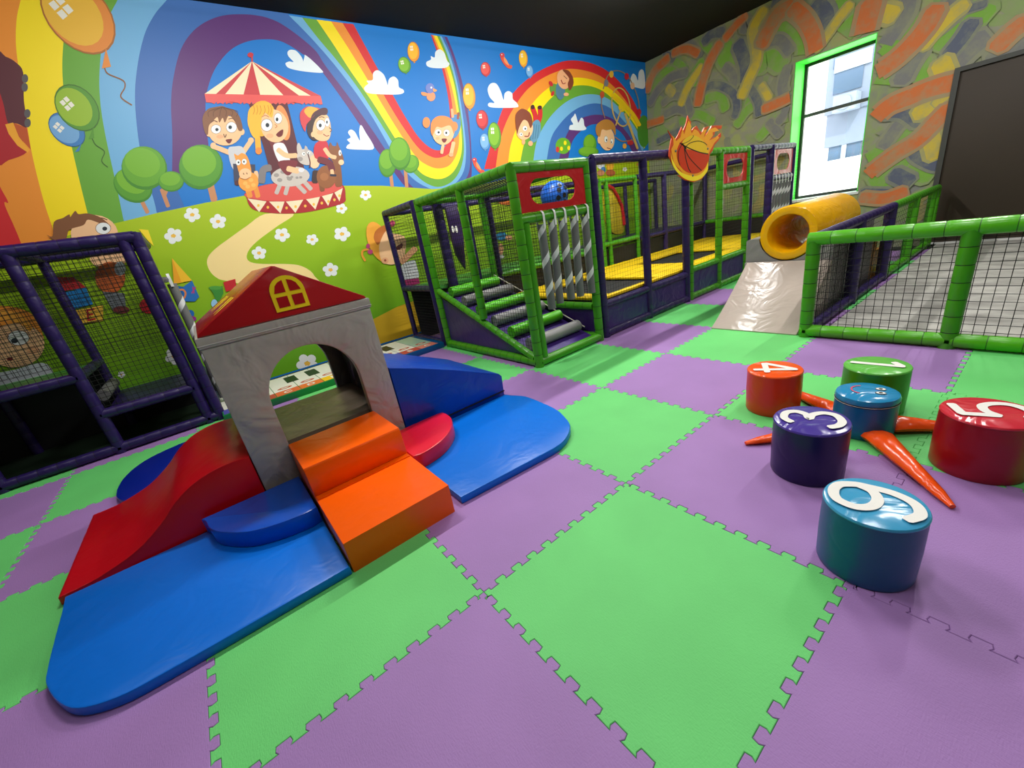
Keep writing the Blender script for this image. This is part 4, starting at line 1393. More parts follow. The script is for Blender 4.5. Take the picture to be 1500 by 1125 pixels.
bk = mat('black_piano_key', (30, 40, 36), 0.35)


def text_mb(s, size, origin, u, v, mb, mi=0, depth=.0012, bold=.0, sx=1.0):
    """glyph outlines laid into the plane (origin, u, v)"""
    cu = bpy.data.curves.new('t', 'FONT')
    cu.body = s
    cu.size = size
    cu.align_x = 'CENTER'
    cu.align_y = 'CENTER'
    cu.offset = bold
    cu.resolution_u = 4
    ob = bpy.data.objects.new('t', cu)
    me = ob.to_mesh()
    u, v = Vector(u).normalized(), Vector(v).normalized()
    n = u.cross(v)
    xs = [p.co.x for p in me.vertices]; ys = [p.co.y for p in me.vertices]
    mx, my = (min(xs) + max(xs)) / 2, (min(ys) + max(ys)) / 2
    vs = [Vector(origin) + u * ((p.co.x - mx) * sx) + v * (p.co.y - my) + n * depth for p in me.vertices]
    mb.add(vs, [list(f.vertices) for f in me.polygons], mi)
    ob.to_mesh_clear()
    bpy.data.objects.remove(ob)
    bpy.data.curves.remove(cu)
    return mb


for k in range(-2, 8):
    xa, xb = k0 + k * kw + .004, k0 + (k + 1) * kw - .004
    xa = max(xa, px0 + .01)
    xb = min(xb, px1 - .012)
    if xb - xa < .03:
        continue
    key = MB().box((xa, py0 + .22, pz), (xb, py1 - .02, pz + .0015)).build('white_key', wm if k != 7 else mat('mint_piano_key', (170, 206, 186), 0.35), pk)
    lm_ = MB().box((xa, py0 + .02, pz), (xb, py0 + .215, pz + .0015))
    c = keyc[k % 7] if k != 7 else (226, 130, 110)
    ls = lm_.build('letter_square', mat('key_colour_%d_%d_%d' % c, c, 0.35), pk)
    tm = MB()
    text_mb(names[k % 7], .13, ((xa + xb) / 2, py0 + .115, pz + .0016), (1, 0, 0), (0, 1, 0), tm, 0, .0004, .004)
    tm.build('letter', wm, ls)
    mo = MB().prism(ellipse((xa + xb) / 2, py0 + .33, .085, .05), 'z', pz + .0016, pz + .0022)
    mth = mo.build('note_mark', mat('terracotta_print', (190, 84, 66), 0.4), key)
    MB().prism(ellipse((xa + xb) / 2, py0 + .33, .045, .018), 'z', pz + .0022, pz + .0028).build('note_dot', wm, mth)
for k in (-1, 1, 2, 4, 5, 6):
    xc = k0 + k * kw
    if xc + .08 > px1:
        continue
    MB().box((xc - .07, py0 + .52, pz + .0015), (xc + .07, py1 - .14, pz + .004)).build('black_key', bk, pk)

# --------------------------------------------------------- number stools
DIG = {
    '6': [[(.075, .085), (.03, .118), (-.03, .105), (-.068, .05), (-.076, -.02), (-.074, -.06), (-.05, -.105), (0, -.12), (.05, -.105), (.072, -.055), (.05, -.01), (0, .008), (-.05, -.008), (-.074, -.05)]],
    '3': [[(-.066, .08), (-.03, .112), (.03, .108), (.056, .068), (.035, .025), (-.01, .008), (.035, -.002), (.07, -.045), (.058, -.095), (0, -.12), (-.05, -.108), (-.078, -.075)]],
    '5': [[(.06, .112), (-.04, .112)], [(-.04, .115), (-.056, .0)], [(-.056, .0), (-.01, .022), (.045, .01), (.07, -.04), (.058, -.09), (.01, -.118), (-.04, -.112), (-.075, -.085)]],
    '1': [[(.012, .118), (.012, -.12)], [(.006, .112), (-.045, .072)]],
    '4': [[(.035, -.118), (.035, .112)], [(.030, .106), (-.078, -.045)], [(-.082, -.052), (.08, -.052)]]}


def stool(x, y, r, h, digit, col, topcol, up, label, sx=1.15, size=1.0):
    t = thing('foam_stool', (x, y, 0), label, 'stool', 'round foam stools')
    m = mat('stool_shaded_side_%d_%d_%d' % col, col, 0.34, 0.03, 4, 0.06, 18, wrinkle=0.12)  # side colour darkened: shade on the upright face is painted in
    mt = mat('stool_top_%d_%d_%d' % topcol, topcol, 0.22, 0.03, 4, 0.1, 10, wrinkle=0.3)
    pr = [(0, 0.001), (r * .975, .001), (r * .995, .008), (r, .03), (r * 1.012, h * .5), (r, h - .02), (r * .992, h - .008)]
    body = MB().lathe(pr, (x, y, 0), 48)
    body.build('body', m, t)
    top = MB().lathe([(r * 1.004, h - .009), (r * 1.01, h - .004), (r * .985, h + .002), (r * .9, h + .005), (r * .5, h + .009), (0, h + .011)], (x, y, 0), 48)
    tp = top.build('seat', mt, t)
    if digit:
        nm = MB()
        nk = 0
        u3 = Vector((math.cos(up), math.sin(up), 0))
        rgt = Vector((u3.y, -u3.x, 0))
        for pts in DIG[digit]:
            P = catmull(pts, False, 6) if len(pts) > 3 else pts
            for qi, q in enumerate(quads_ribbon(P, .035)):
                nk += 1
                nm.add([Vector((x, y, h + .0125 + nk * .00003)) + rgt * (a * size) + u3 * (b_ * size) for a, b_ in q], [(0, 1, 2, 3)])
        nm.build('number', WHITE, tp)
    return t


DG = math.radians
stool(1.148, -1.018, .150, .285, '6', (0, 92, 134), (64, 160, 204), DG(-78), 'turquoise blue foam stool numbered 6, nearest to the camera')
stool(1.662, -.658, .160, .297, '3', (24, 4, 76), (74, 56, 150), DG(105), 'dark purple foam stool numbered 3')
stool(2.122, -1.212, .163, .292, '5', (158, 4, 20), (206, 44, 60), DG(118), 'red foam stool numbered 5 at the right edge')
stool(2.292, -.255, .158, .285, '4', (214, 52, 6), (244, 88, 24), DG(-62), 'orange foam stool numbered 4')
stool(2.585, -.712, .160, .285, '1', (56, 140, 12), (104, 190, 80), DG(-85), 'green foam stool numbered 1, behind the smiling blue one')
# smiling hub with four orange legs
hub = thing('octopus_stool', (2.24, -.75, 0), 'blue foam centre stool with a smiling face, zip line and four orange legs', 'stool')
hx, hy, hr, hh = 2.24, -.75, .142, .25
hm = mat('hub_shaded_side_blue', (0, 98, 150), 0.32, 0.03, 4, wrinkle=0.1)  # darker copy of the lid blue, shade of the side painted in
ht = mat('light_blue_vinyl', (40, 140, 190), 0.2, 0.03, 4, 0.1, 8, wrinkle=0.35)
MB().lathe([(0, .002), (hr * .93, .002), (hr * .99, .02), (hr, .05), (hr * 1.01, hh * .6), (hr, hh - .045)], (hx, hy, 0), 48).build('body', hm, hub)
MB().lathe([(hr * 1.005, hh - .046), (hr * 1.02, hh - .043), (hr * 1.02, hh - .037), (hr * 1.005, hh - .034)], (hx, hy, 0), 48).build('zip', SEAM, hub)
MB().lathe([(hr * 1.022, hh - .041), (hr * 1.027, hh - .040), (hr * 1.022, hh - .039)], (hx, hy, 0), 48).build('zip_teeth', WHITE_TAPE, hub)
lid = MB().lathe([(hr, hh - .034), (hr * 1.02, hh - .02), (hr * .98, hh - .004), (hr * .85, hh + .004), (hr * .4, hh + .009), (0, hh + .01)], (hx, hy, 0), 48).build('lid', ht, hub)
zp = onZ(1276, 597, hh - .04)
MB().box((zp.x - .006, zp.y - .006, hh - .062), (zp.x + .004, zp.y + .004, hh - .038)).build('zip_pull', mat('zip_metal', (190, 190, 190), 0.3), hub)
fu = Vector((math.cos(DG(-78)), math.sin(DG(-78)), 0)); frt = Vector((fu.y, -fu.x, 0))
fc = Vector((hx, hy, hh + .0102))
for s in (-1, 1):
    c = fc + fu * .055 + frt * (.028 * s)
    e1 = MB().add([c + fu * (math.cos(a) * .024) + frt * (math.sin(a) * .019) + Vector((0, 0, .001)) for a in [TAU * i / 20 for i in range(20)]], [list(range(20))[::-1]])
    eo = e1.build('eye', mat('grey_eye_ring', (80, 84, 90), .5), lid)
    e2 = MB().add([c + fu * (math.cos(a) * .020) + frt * (math.sin(a) * .015) + Vector((0, 0, .0018)) for a in [TAU * i / 20 for i in range(20)]], [list(range(20))[::-1]])
    e2.build('eye_white', WHITE, eo)
    e3 = MB().add([c + fu * (math.cos(a) * .009) + frt * (math.sin(a) * .009) + Vector((0, 0, .0026)) for a in [TAU * i / 14 for i in range(14)]], [list(range(14))[::-1]])
    e3.build('pupil', BLACK_TIE, eo)
sm_ = MB()
for i in range(12):
    a0, a1 = DG(110 + 140 * i / 12), DG(110 + 140 * (i + 1) / 12)
    r0, r1 = .056, .064
    P = [fc + fu * (math.cos(a) * r - .012) + frt * (math.sin(a) * r) + Vector((0, 0, .0006)) for a, r in ((a0, r0), (a0, r1), (a1, r1), (a1, r0))]
    sm_.add(P, [(0, 1, 2, 3)])
sm_.build('smile', mat('pink_print', (214, 70, 100), .4), lid)
ORL = mat('orange_leg_vinyl', (248, 84, 14), 0.24, 0.04, 6, 0.1, 14, wrinkle=0.4)
for (tx, ty) in ((1.69, -1.19), (2.52, -1.20), (1.73, -.325), (2.62, -.20)):
    d = Vector((tx - hx, ty - hy, 0)); Ln = d.length; d.normalize(); s_ = Vector((-d.y, d.x, 0))
    ring = []
    K_ = [(hr * .9, .068, .07), (hr * 1.2, .066, .085), (.34 * Ln + .06, .052, .075), (.62 * Ln, .040, .058), (.88 * Ln, .026, .038), (Ln, .012, .02)]
    vs, fs = [], []
    for q, (t_, w_, h_) in enumerate(K_):
        c = Vector((hx, hy, 0)) + d * t_
        for k in range(10):
            a = TAU * k / 10
            ca, sa = math.cos(a), math.sin(a)
            vs.append(c + s_ * (w_ * ca) + Vector((0, 0, .004 + h_ / 2 + h_ / 2 * sa * (1.0 if sa > 0 else .95))))
    for q in range(len(K_) - 1):
        for k in range(10):
            k2 = (k + 1) % 10
            fs.append((q * 10 + k, q * 10 + k2, (q + 1) * 10 + k2, (q + 1) * 10 + k))
    fs.append(list(range(10))[::-1]); fs.append([(len(K_) - 1) * 10 + i for i in range(10)])
    MB().add(vs, fs, 0, True).build('leg', ORL, hub)

# ============================================================ PLAY FRAMES
GP, PP = [GREEN_PAD, BLACK_TIE], [PURPLE_PAD, mat('dark_purple_seam', (22, 12, 44), 0.5)]
R = .05


def tube(name, par, p0, p1, m, r=R, seg=.13, n=12):
    return MB().tube(p0, p1, r, n, seg).build(name, m, par)


def netp(par, o, u, v, w, h, sp=.044, t=.0022):
    return net_mb(o, u, v, w, h, sp, t).build('net', NET, par)


def hang_roll(par_label, x, y, zt, zb, zbar, group, lean=0.0, r=.043):
    """grey foam roll with a spiral of white tape, hung by a strap over the bar at zbar"""
    t = thing('hanging_foam_roll', (x, y, zb), par_label, 'foam roll', group)
    top, bot = Vector((x, y, zt)), Vector((x + lean, y, zb))
    MB().tube(bot, top, r, 16, 0).build('roll', [GREY_FOAM, BLACK_TIE], t)
    mb = MB()
    L = zt - zb
    d = (top - bot).normalized()
    a = Vector((1, 0, 0)); b_ = Vector((0, 1, 0))
    n = int(L / .2 * 20)
    vs = []
    for i in range(n + 1):
        tt = L * .06 + (L * .9) * i / n
        an = TAU * tt / .29
        for dz in (0, .075):
            c = bot + d * (tt + dz)
            vs.append(c + a * (math.cos(an) * r * 1.02) + b_ * (math.sin(an) * r * 1.02))
    mb.add(vs, [(2 * i, 2 * i + 1, 2 * i + 3, 2 * i + 2) for i in range(n)], 0, True)
    mb.build('tape_spiral', WHITE_TAPE, t)
    # strap loop over the bar
    sb = MB()
    for s in (-1, 1):
        sb.box((x - .013, y + s * .052 - .0015, zt - .03), (x + .013, y + s * .052 + .0015, zbar + .012))
    pts = [(y + .052 * math.cos(q), zbar + .012 + .047 * math.sin(q)) for q in [PI * k / 8 for k in range(9)]]
    for k in range(8):
        (ya, za), (yb, zb_) = pts[k], pts[k + 1]
        sb.add([(x - .013, ya, za), (x + .013, ya, za), (x + .013, yb, zb_), (x - .013, yb, zb_)], [(0, 1, 2, 3)])
    sb.build('strap', WHITE_TAPE, t)
    return t


def window_panel(par, x0, x1, z0, z1, y, hw, hh, m=RED_PVC, t=.012):
    """red vinyl panel with a stadium-shaped opening"""
    cx, cz = (x0 + x1) / 2, (z0 + z1) / 2
    hole = []
    for k in range(17):
        a = -PI / 2 + PI * k / 16
        hole.append((cx + hw - hh + hh * math.cos(a), cz + hh * math.sin(a)))
    for k in range(17):
        a = PI / 2 + PI * k / 16
        hole.append((cx - hw + hh + hh * math.cos(a), cz + hh * math.sin(a)))
    mb = MB()
    # ring of quads between hole and rectangle
    n = len(hole)
    outer = []
    for (hx_, hz_) in hole:
        dx, dz = hx_ - cx, hz_ - cz
        k = min(((x1 - x0) / 2) / abs(dx) if abs(dx) > 1e-6 else 1e9, ((z1 - z0) / 2) / abs(dz) if abs(dz) > 1e-6 else 1e9)
        outer.append((cx + dx * k, cz + dz * k))
    # snap the nearest outer points to the rectangle corners
    for cxn in (x0, x1):
        for czn in (z0, z1):
            j = min(range(n), key=lambda i: (outer[i][0] - cxn) ** 2 + (outer[i][1] - czn) ** 2)
            outer[j] = (cxn, czn)
    vs = [(p[0], y, p[1]) for p in hole] + [(p[0], y, p[1]) for p in outer] + [(p[0], y + t, p[1]) for p in hole] + [(p[0], y + t, p[1]) for p in outer]
    fs = []
    for i in range(n):
        j = (i + 1) % n
        fs += [(i, j, n + j, n + i), (2 * n + i, 3 * n + i, 3 * n + j, 2 * n + j), (i, 2 * n + i, 2 * n + j, j), (n + i, n + j, 3 * n + j, 3 * n + i)]
    mb.add(vs, fs)
    return mb.build('window_panel', m, par)


# ---------------------------------------------------------- left purple cage
lc = thing('climbing_frame', (-2.1, 4.2, 0), 'dark purple padded play frame with black nets along the mural at the left', 'play frame')
YF, YR = 4.2, 5.28
for x in (-3.4, -2.47, -1.64, -.872):
    tube('post', lc, (x, YF, .0), (x, YF, 1.98), PP)
tube('post', lc, (-.765, YF, .0), (-.765, YF, 2.0), PP, .052)
for x in (-3.4, -2.47, -1.64, -.80):
    tube('post', lc, (x, YR, .0), (x, YR, 1.98), PP, .045)
tube('top_rail', lc, (-4.2, YF, 1.965), (-.77, YF, 1.965), PP, .055)
tube('top_rail', lc, (-4.2, YR, 1.965), (-.77, YR, 1.965), PP, .045)
tube('top_rail', lc, (-.765, YF, 1.965), (-.765, YR, 1.965), PP, .05)
tube('top_rail', lc, (-1.64, YF, 1.965), (-1.64, YR, 1.965), PP, .045)
tube('bottom_rail', lc, (-4.2, YF, .055), (-.77, YF, .055), PP, .05)
tube('bottom_rail', lc, (-.765, YF, .055), (-.765, YR, .055), PP, .05)
tube('middle_rail', lc, (-4.2, YF, .82), (-1.64, YF, .82), PP, .05)
tube('middle_rail', lc, (-1.64, YF, .425), (-.87, YF, .425), PP, .05)
tube('middle_rail', lc, (-1.64, YF, .82), (-1.64, YR, .82), PP, .045)
tube('middle_rail', lc, (-.78, YF, .425), (-.78, YR, .425), PP, .045)
MB().box((-1.59, YF + .05, .39), (-.83, YR, .44)).build('deck', PURPLE_PAD, lc)
MB().box((-4.2, YF + .05, .77), (-1.69, YR, .815)).build('deck', mat('green_deck_vinyl', (70, 150, 60), .4, .06, 5, wrinkle=.2), lc)
MB().box((-4.2, YR + .05, .0), (-1.66, YR + .07, .78)).box((-1.66, YR + .05, .0), (-.72, YR + .07, .40)).build('shade_panel', mat('dark_fill_panel', (10, 10, 12), .6), lc)  # added black sheets standing in for the shade below the decks
MB().box((-4.2, YF + .12, .0), (-.8, YR + .04, .012)).build('floor_shade_sheet', mat('dark_green_floor_shade', (18, 44, 22), .8), lc)  # added dark sheet: shade on the mats under the frame, put into colour
netp(lc, (-4.2, YF, .86), (1, 0, 0), (0, 0, 1), 2.56, 1.06)
netp(lc, (-1.6, YF, .47), (1, 0, 0), (0, 0, 1), .70, 1.45)
netp(lc, (-.765, YF, .47), (0, 1, 0), (0, 0, 1), 1.05, 1.45)
netp(lc, (-4.2, YF, 1.985), (1, 0, 0), (0, 1, 0), 3.4, 1.05)
netp(lc, (-4.2, YR, .86), (1, 0, 0), (0, 0, 1), 3.4, 1.06)
tube('foam_roller', lc, (-1.60, YF + .25, .56), (-1.60, YR - .1, .56), [GREY_FOAM, BLACK_TIE], .055, 0)
hang_roll('grey foam roll with white tape hung on the right end of the left purple frame', -.672, 4.62, 1.50, .14, 1.55, None)
tube('middle_rail', lc, (-.765, YF, 1.55), (-.70, 4.62, 1.55), PP, .03, 0)

# ---------------------------------------------------------- green ladder cage
ld = thing('ladder_frame', (2.6, 2.9, 0), 'bright green padded frame with roller ladder and red window panel over its doorway', 'play frame')
GX0, GX1, GY0, GY1 = 2.118, 3.122, 1.962, 3.93
for x, y in ((GX0, GY0), (GX1, GY0), (GX0, GY1), (GX1, GY1)):
    tube('post', ld, (x, y, 0), (x, y, 1.98), GP, .05, .14)
tube('post', ld, (GX0, 2.89, .48), (GX0, 2.89, 1.93), GP, .048)
tube('door_post', ld, (GX0 + .085, GY0, .09), (GX0 + .085, GY0, 1.46), GP, .042, 0)
for x in (GX0, GX1):
    tube('top_rail', ld, (x, GY0, 1.95), (x, GY1, 1.95), GP, .05)
    tube('bottom_rail', ld, (x, GY0, .05), (x, GY1, .05), GP, .05)
    if x == GX0:
        tube('diagonal_rail', ld, (x, GY0 + .05, .09), (x, GY1 - .04, .80), GP, .042, .11)
    else:
        tube('side_rail', ld, (x, GY0 + .05, .42), (x, GY1 - .04, .42), GP, .045, .14)
tube('top_rail', ld, (GX0, GY0, 1.95), (GX1, GY0, 1.95), GP, .052, .2)
tube('top_rail', ld, (GX0, GY1, 1.95), (GX1, GY1, 1.95), GP, .045)
tube('bottom_rail', ld, (GX0, GY0, .05), (GX1, GY0, .05), GP, .05, 0)
tube('cross_rail', ld, (GX0, GY0, 1.50), (GX1, GY0, 1.50), GP, .046, .2)
window_panel(ld, GX0 + .04, GX1 - .04, 1.555, 1.905, GY0 - .02, .315, .115)
panel_m = mat('purple_side_panel', (52, 30, 96), .35, .05, 4, wrinkle=.2)
MB().box((GX1 + .0, GY0 + .05, .1), (GX1 + .01, GY1 - .05, .38)).build('side_panel', panel_m, ld)
for x in (GX0 + .012,):
    MB().prism([(GY0 + .30, .10), (GY1 - .05, .10), (GY1 - .05, .70), (GY0 + .30, .14)], 'x', x, x + .01).build('side_panel', panel_m, ld)
sl0, sl1 = (GY0 + .08, .05), (GY1 - .02, .74)
MB().prism([(sl0[0], sl0[1] - .03), (sl1[0], sl1[1] - .04), (sl1[0], sl1[1] + .02), (sl0[0], sl0[1] + .02)], 'x', GX0 + .05, GX1 - .05, bev=.006).build('sloped_deck', mat('purple_deck_vinyl', (60, 36, 112), .35, .06, 5, wrinkle=.2), ld)
rollG = mat('lime_foam_roller', (86, 190, 20), .34, .06, 6, .15, 20)
rollS = mat('silver_foam_roller', (142, 140, 140), .4, .06, 6, .15, 20)
for k in range(6):
    t_ = (.09 + k * .165)
    yy = sl0[0] + (sl1[0] - sl0[0]) * t_
    zz = sl0[1] + (sl1[1] - sl0[1]) * t_ + .085
    MB().tube((GX0 + .10, yy, zz), (GX1 - .10, yy, zz), .07, 18, 0).build('ladder_roller', [rollS if k % 2 == 0 else rollG, BLACK_TIE], ld)
for x in (GX1 - .055,):
    tube('ladder_rope', ld, (x, sl0[0] + .1, sl0[1] + .12), (x, sl1[0] - .05, sl1[1] + .10), [mat('cream_rope', (206, 200, 180), .8), BLACK_TIE], .008, 0, 8)


def net_slope(par, x):
    mb = MB()
    t = .0023
    y0_, y1_, zt = GY0 + .04, GY1 - .04, 1.91
    low = lambda y: .10 + (.80 - .10) * (y - y0_) / (y1_ - y0_)
    def cord(a, b_):
        a, b_ = Vector(a), Vector(b_)
        d = (b_ - a).normalized()
        s1, s2 = Vector((t, 0, 0)), d.cross(Vector((1, 0, 0))) * t
        mb.add([a + s1, a + s2, a - s1, a - s2, b_ + s1, b_ + s2, b_ - s1, b_ - s2], [(0, 1, 5, 4), (1, 2, 6, 5), (2, 3, 7, 6), (3, 0, 4, 7)])
    y = y0_
    while y < y1_:
        cord((x, y, low(y)), (x, y, zt)); y += .045
    z = .12
    while z < zt:
        ye = y1_ if z > .80 else y0_ + (z - .10) / .70 * (y1_ - y0_)
        cord((x, y0_, z), (x, ye, z)); z += .045
    return mb.build('net', NET, par)


net_slope(ld, GX0 + .03)
netp(ld, (GX1 + .02, GY0 + .04, .46), (0, 1, 0), (0, 0, 1), 1.88, 1.45)
netp(ld, (GX0, GY0, 1.965), (1, 0, 0), (0, 1, 0), 1.0, 1.95, .05)
for (tx, ty), (bx, by), n_ in zip(((792.7, 321), (809, 318), (824, 315), (841, 312.6), (857, 309.7)), ((810, 452), (817.5, 445), (838, 438), (850, 434), (868, 429)),
                          ('first from the left', 'second from the left', 'the middle one', 'second from the right', 'the one nearest the trampolines')):
    p, q = onY(tx, ty, GY0 - .01), onY(bx, by, GY0 - .01)
    hang_roll('white-striped grey foam roll in the ladder doorway, %s of five' % n_, p.x, GY0, 1.43, max(.5, q.z), 1.50, 'foam rolls hanging in the ladder doorway', lean=max(-.05, min(.05, q.x - p.x)) * .6)

# ---------------------------------------------------------- purple corner bay
cb = thing('climbing_frame', (2.6, 4.6, 0), 'narrow dark purple netted bay between the ladder frame and the mural', 'play frame')
for x, y in ((2.118, 4.075), (2.118, 5.06), (2.47, 4.075)):
    tube('post', cb, (x, y, 0), (x, y, 1.98), PP, .042 if x < 2.3 else .075)
tube('post', cb, (2.95, 4.075, 0), (2.95, 4.075, 1.98), PP, .035)
tube('top_rail', cb, (2.118, 4.075, 1.96), (2.118, 5.06, 1.96), PP, .045)
tube('top_rail', cb, (2.118, 5.06, 1.96), (5.5, 5.06, 1.96), PP, .045)
tube('top_rail', cb, (2.118, 4.075, 1.96), (3.1, 4.075, 1.96), PP, .045)
tube('middle_rail', cb, (2.118, 4.075, .84), (2.118, 5.06, .84), PP, .045)
tube('bottom_rail', cb, (2.118, 4.075, .05), (2.118, 5.06, .05), PP, .045)
MB().box((2.16, 4.12, .80), (5.6, 5.02, .85)).build('deck', mat('green_deck_vinyl', (70, 150, 60)), cb)
MB().box((2.16, 4.9, .012), (5.6, 4.92, .80)).build('shade_panel', mat('dark_fill_panel', (10, 10, 12), .6), cb)  # added black sheet standing in for the dark under this deck
netp(cb, (2.118, 4.075, .88), (0, 1, 0), (0, 0, 1), .98, 1.05)
netp(cb, (2.16, 5.06, .86), (1, 0, 0), (0, 0, 1), 3.4, 1.08)
netp(cb, (2.118, 4.075, .09), (0, 1, 0), (0, 0, 1), .98, .70)
KP = [(525, 110), (600, 95), (632, 200), (650, 350), (664, 534), (640, 500), (600, 430), (572, 330), (548, 210)]
KK = [onY(540 + x / 4.6875, 280 + y / 4.6875, 4.5) for x, y in KP]
fin = MB().prism([(p.x, p.z) for p in KK], 'y', 4.48, 4.54, bev=.004).build('character_panel', mat('dark_purple_foam', (44, 24, 74), .4), cb)
for ex in (580, 603):
    e = onY(540 + ex / 4.6875, 280 + 262 / 4.6875, 4.47)
    MB().prism(ellipse(e.x, e.z, .022, .05), 'y', 4.470, 4.479).build('eye', WHITE, fin)

# ---------------------------------------------------------- trampoline front
tf = thing('climbing_frame', (5.1, 1.98, 0), 'long netted trampoline enclosure, purple then green padding, with purple vinyl skirt', 'play frame')
TY = 1.98
for x, m, r in ((3.262, PP, .05), (4.18, PP, .05), (5.125, PP, .052), (5.235, GP, .045), (6.06, GP, .05), (6.93, GP, .05)):
    tube('post', tf, (x, TY, 0), (x, TY, 1.98), m, r)
tube('top_rail', tf, (3.262, TY, 1.975), (5.125, TY, 1.975), PP, .055)
tube('top_rail', tf, (5.235, TY, 1.965), (6.93, TY, 1.965), GP, .05)
tube('middle_rail', tf, (3.262, TY, .40), (5.125, TY, .40), PP, .045)
tube('middle_rail', tf, (5.235, TY, .44), (6.93, TY, .44), GP, .045)
tube('bottom_rail', tf, (3.262, TY, .05), (5.125, TY, .05), PP, .05)
tube('bottom_rail', tf, (5.235, TY, .05), (6.93, TY, .05), GP, .05)
MB().box((3.31, TY - .012, .09), (5.08, TY + .004, .37)).build('skirt', PURPLE_SKIRT, tf)
MB().box((5.28, TY - .012, .09), (6.89, TY + .004, .41)).build('skirt', PURPLE_SKIRT, tf)
netp(tf, (3.31, TY, .44), (1, 0, 0), (0, 0, 1), 1.77, 1.49, .05, .0013)
netp(tf, (5.28, TY, .48), (1, 0, 0), (0, 0, 1), .74, 1.44, .05, .0013)
netp(tf, (6.1, TY, .48), (1, 0, 0), (0, 0, 1), .78, .95, .05, .0013)
window_panel(tf, 6.11, 6.88, 1.53, 1.925, TY - .02, .27, .13)
tube('cross_rail', tf, (6.06, TY, 1.48), (6.93, TY, 1.48), GP, .045)
tube('side_rail', tf, (3.262, TY, 1.965), (3.262, 3.97, 1.965), PP, .045)
netp(tf, (3.262, TY, .5), (0, 1, 0), (0, 0, 1), 1.95, 1.42, .05, .0013)
# back run of the enclosure
for x, m, r in ((3.262, PP, .045), (5.74, GP, .042), (6.80, GP, .042), (7.0, PP, .045), (7.78, PP, .055), (9.42, PP, .05)):
    tube('back_post', tf, (x, 3.97, 0), (x, 3.97, 1.98), m, r)
fx = onY(860 + 165 / 5.625, 200 + 560 / 5.625, 3.97).x
tube('back_post', tf, (fx, 3.97, 0), (fx, 3.97, 1.95), GP, .042)
tube('back_rail', tf, (5.74, 3.97, 1.955), (6.80, 3.97, 1.955), GP, .045)
tube('back_rail', tf, (6.85, 3.97, 1.955), (9.42, 3.97, 1.955), PP, .045)
tube('back_rail', tf, (3.262, 3.97, 1.955), (5.69, 3.97, 1.955), PP, .045)
tube('back_rail', tf, (3.262, 3.97, .80), (5.69, 3.97, .80), GP, .045)
tube('back_rail', tf, (5.74, 3.97, .86), (6.80, 3.97, .86), GP, .045)
tube('back_rail', tf, (6.85, 3.97, .82), (9.42, 3.97, .82), PP, .045)
netp(tf, (3.31, 3.97, .86), (1, 0, 0), (0, 0, 1), 2.38, 1.05, .05, .0015)
netp(tf, (5.79, 3.97, .9), (1, 0, 0), (0, 0, 1), .98, 1.0, .05, .0015)
netp(tf, (7.04, 3.97, .88), (1, 0, 0), (0, 0, 1), 2.34, 1.03, .05, .0015)
MB().box((3.3, 3.985, .02), (9.42, 3.995, .76)).build('back_skirt', mat('dark_fill_panel', (10, 10, 12)), tf)
MB().box((5.7, 4.02, .78), (9.45, 5.3, .83)).build('deck', PURPLE_PAD, tf)
# upper rear frame on the deck
for x in (7.0, 8.2, 9.42):
    tube('back_post', tf, (x, 5.25, .83), (x, 5.25, 1.98), PP, .045)
tube('back_rail', tf, (5.7, 5.25, 1.955), (9.42, 5.25, 1.955), PP, .045)
tube('side_rail', tf, (9.42, TY + .3, 1.955), (9.42, 3.97, 1.955), PP, .045)
netp(tf, (9.42, 2.1, .86), (0, 1, 0), (0, 0, 1), 1.85, 1.06, .05, .0015)
tube('side_rail', tf, (9.42, TY + .3, .82), (9.42, 3.97, .82), GP, .045)
MB().box((9.40, 2.15, .02), (9.415, 3.95, .78)).build('back_skirt', mat('dark_fill_panel', (10, 10, 12)), tf)
YS = [(170, 400), (152, 480), (150, 600), (168, 700), (205, 785), (250, 806), (300, 790), (312, 700), (290, 580), (245, 470), (200, 408)]
sv = [onY(860 + x / 5.625, 200 + y / 5.625, 4.7) for x, y in YS]
MB().prism(catmull([(p.x, p.z) for p in sv], True, 3), 'y', 4.7, 4.78, bev=.01).build('slide_panel', mat('yellow_slide_plastic', (190, 170, 30), .4), tf)
rp_ = [onY(860 + x / 5.625, 200 + y / 5.625, 4.68) for x, y in ((175, 405), (215, 430), (255, 500), (285, 570), (300, 660), (306, 730))]
rm_ = MB()
for a, b_ in zip(rp_, rp_[1:]):
    rm_.tube(a, b_, .035, 8, 0)
rm_.build('slide_rim', [RED_PVC, BLACK_TIE], tf)

# --- third module by the window
wf_ = thing('climbing_frame', (7.9, 1.98, 0), 'purple padded doorway frame with a red window panel, in front of the window', 'play frame')
for x, r in ((7.06, .045), (7.78, .062), (8.72, .05)):
    tube('post', wf_, (x, TY, 0), (x, TY, 2.0), PP, r)
tube('top_rail', wf_, (7.06, TY, 1.975), (8.72, TY, 1.975), PP, .05)
tube('cross_rail', wf_, (7.84, TY, 1.49), (8.72, TY, 1.49), PP, .045)
tube('bottom_rail', wf_, (7.06, TY, .05), (8.72, TY, .05), PP, .05)
window_panel(wf_, 7.87, 8.68, 1.54, 1.925, TY - .02, .27, .13, mat('pink_red_pvc', (206, 60, 84), .3, .05, 5, wrinkle=.3))
netp(wf_, (7.1, TY, .48), (1, 0, 0), (0, 0, 1), .62, 1.44, .05, .0013)
MB().box((7.1, TY - .012, .09), (7.72, TY + .004, .41)).build('skirt', PURPLE_SKIRT, wf_)
for k in range(6):
    hang_roll('white-striped foam roll hanging before the window, %s from the left' % ('first', 'second', 'third', 'fourth', 'fifth', 'sixth')[k], 7.95 + k * .13, TY, 1.42, .75, 1.49, 'foam rolls hanging in the doorway by the window')

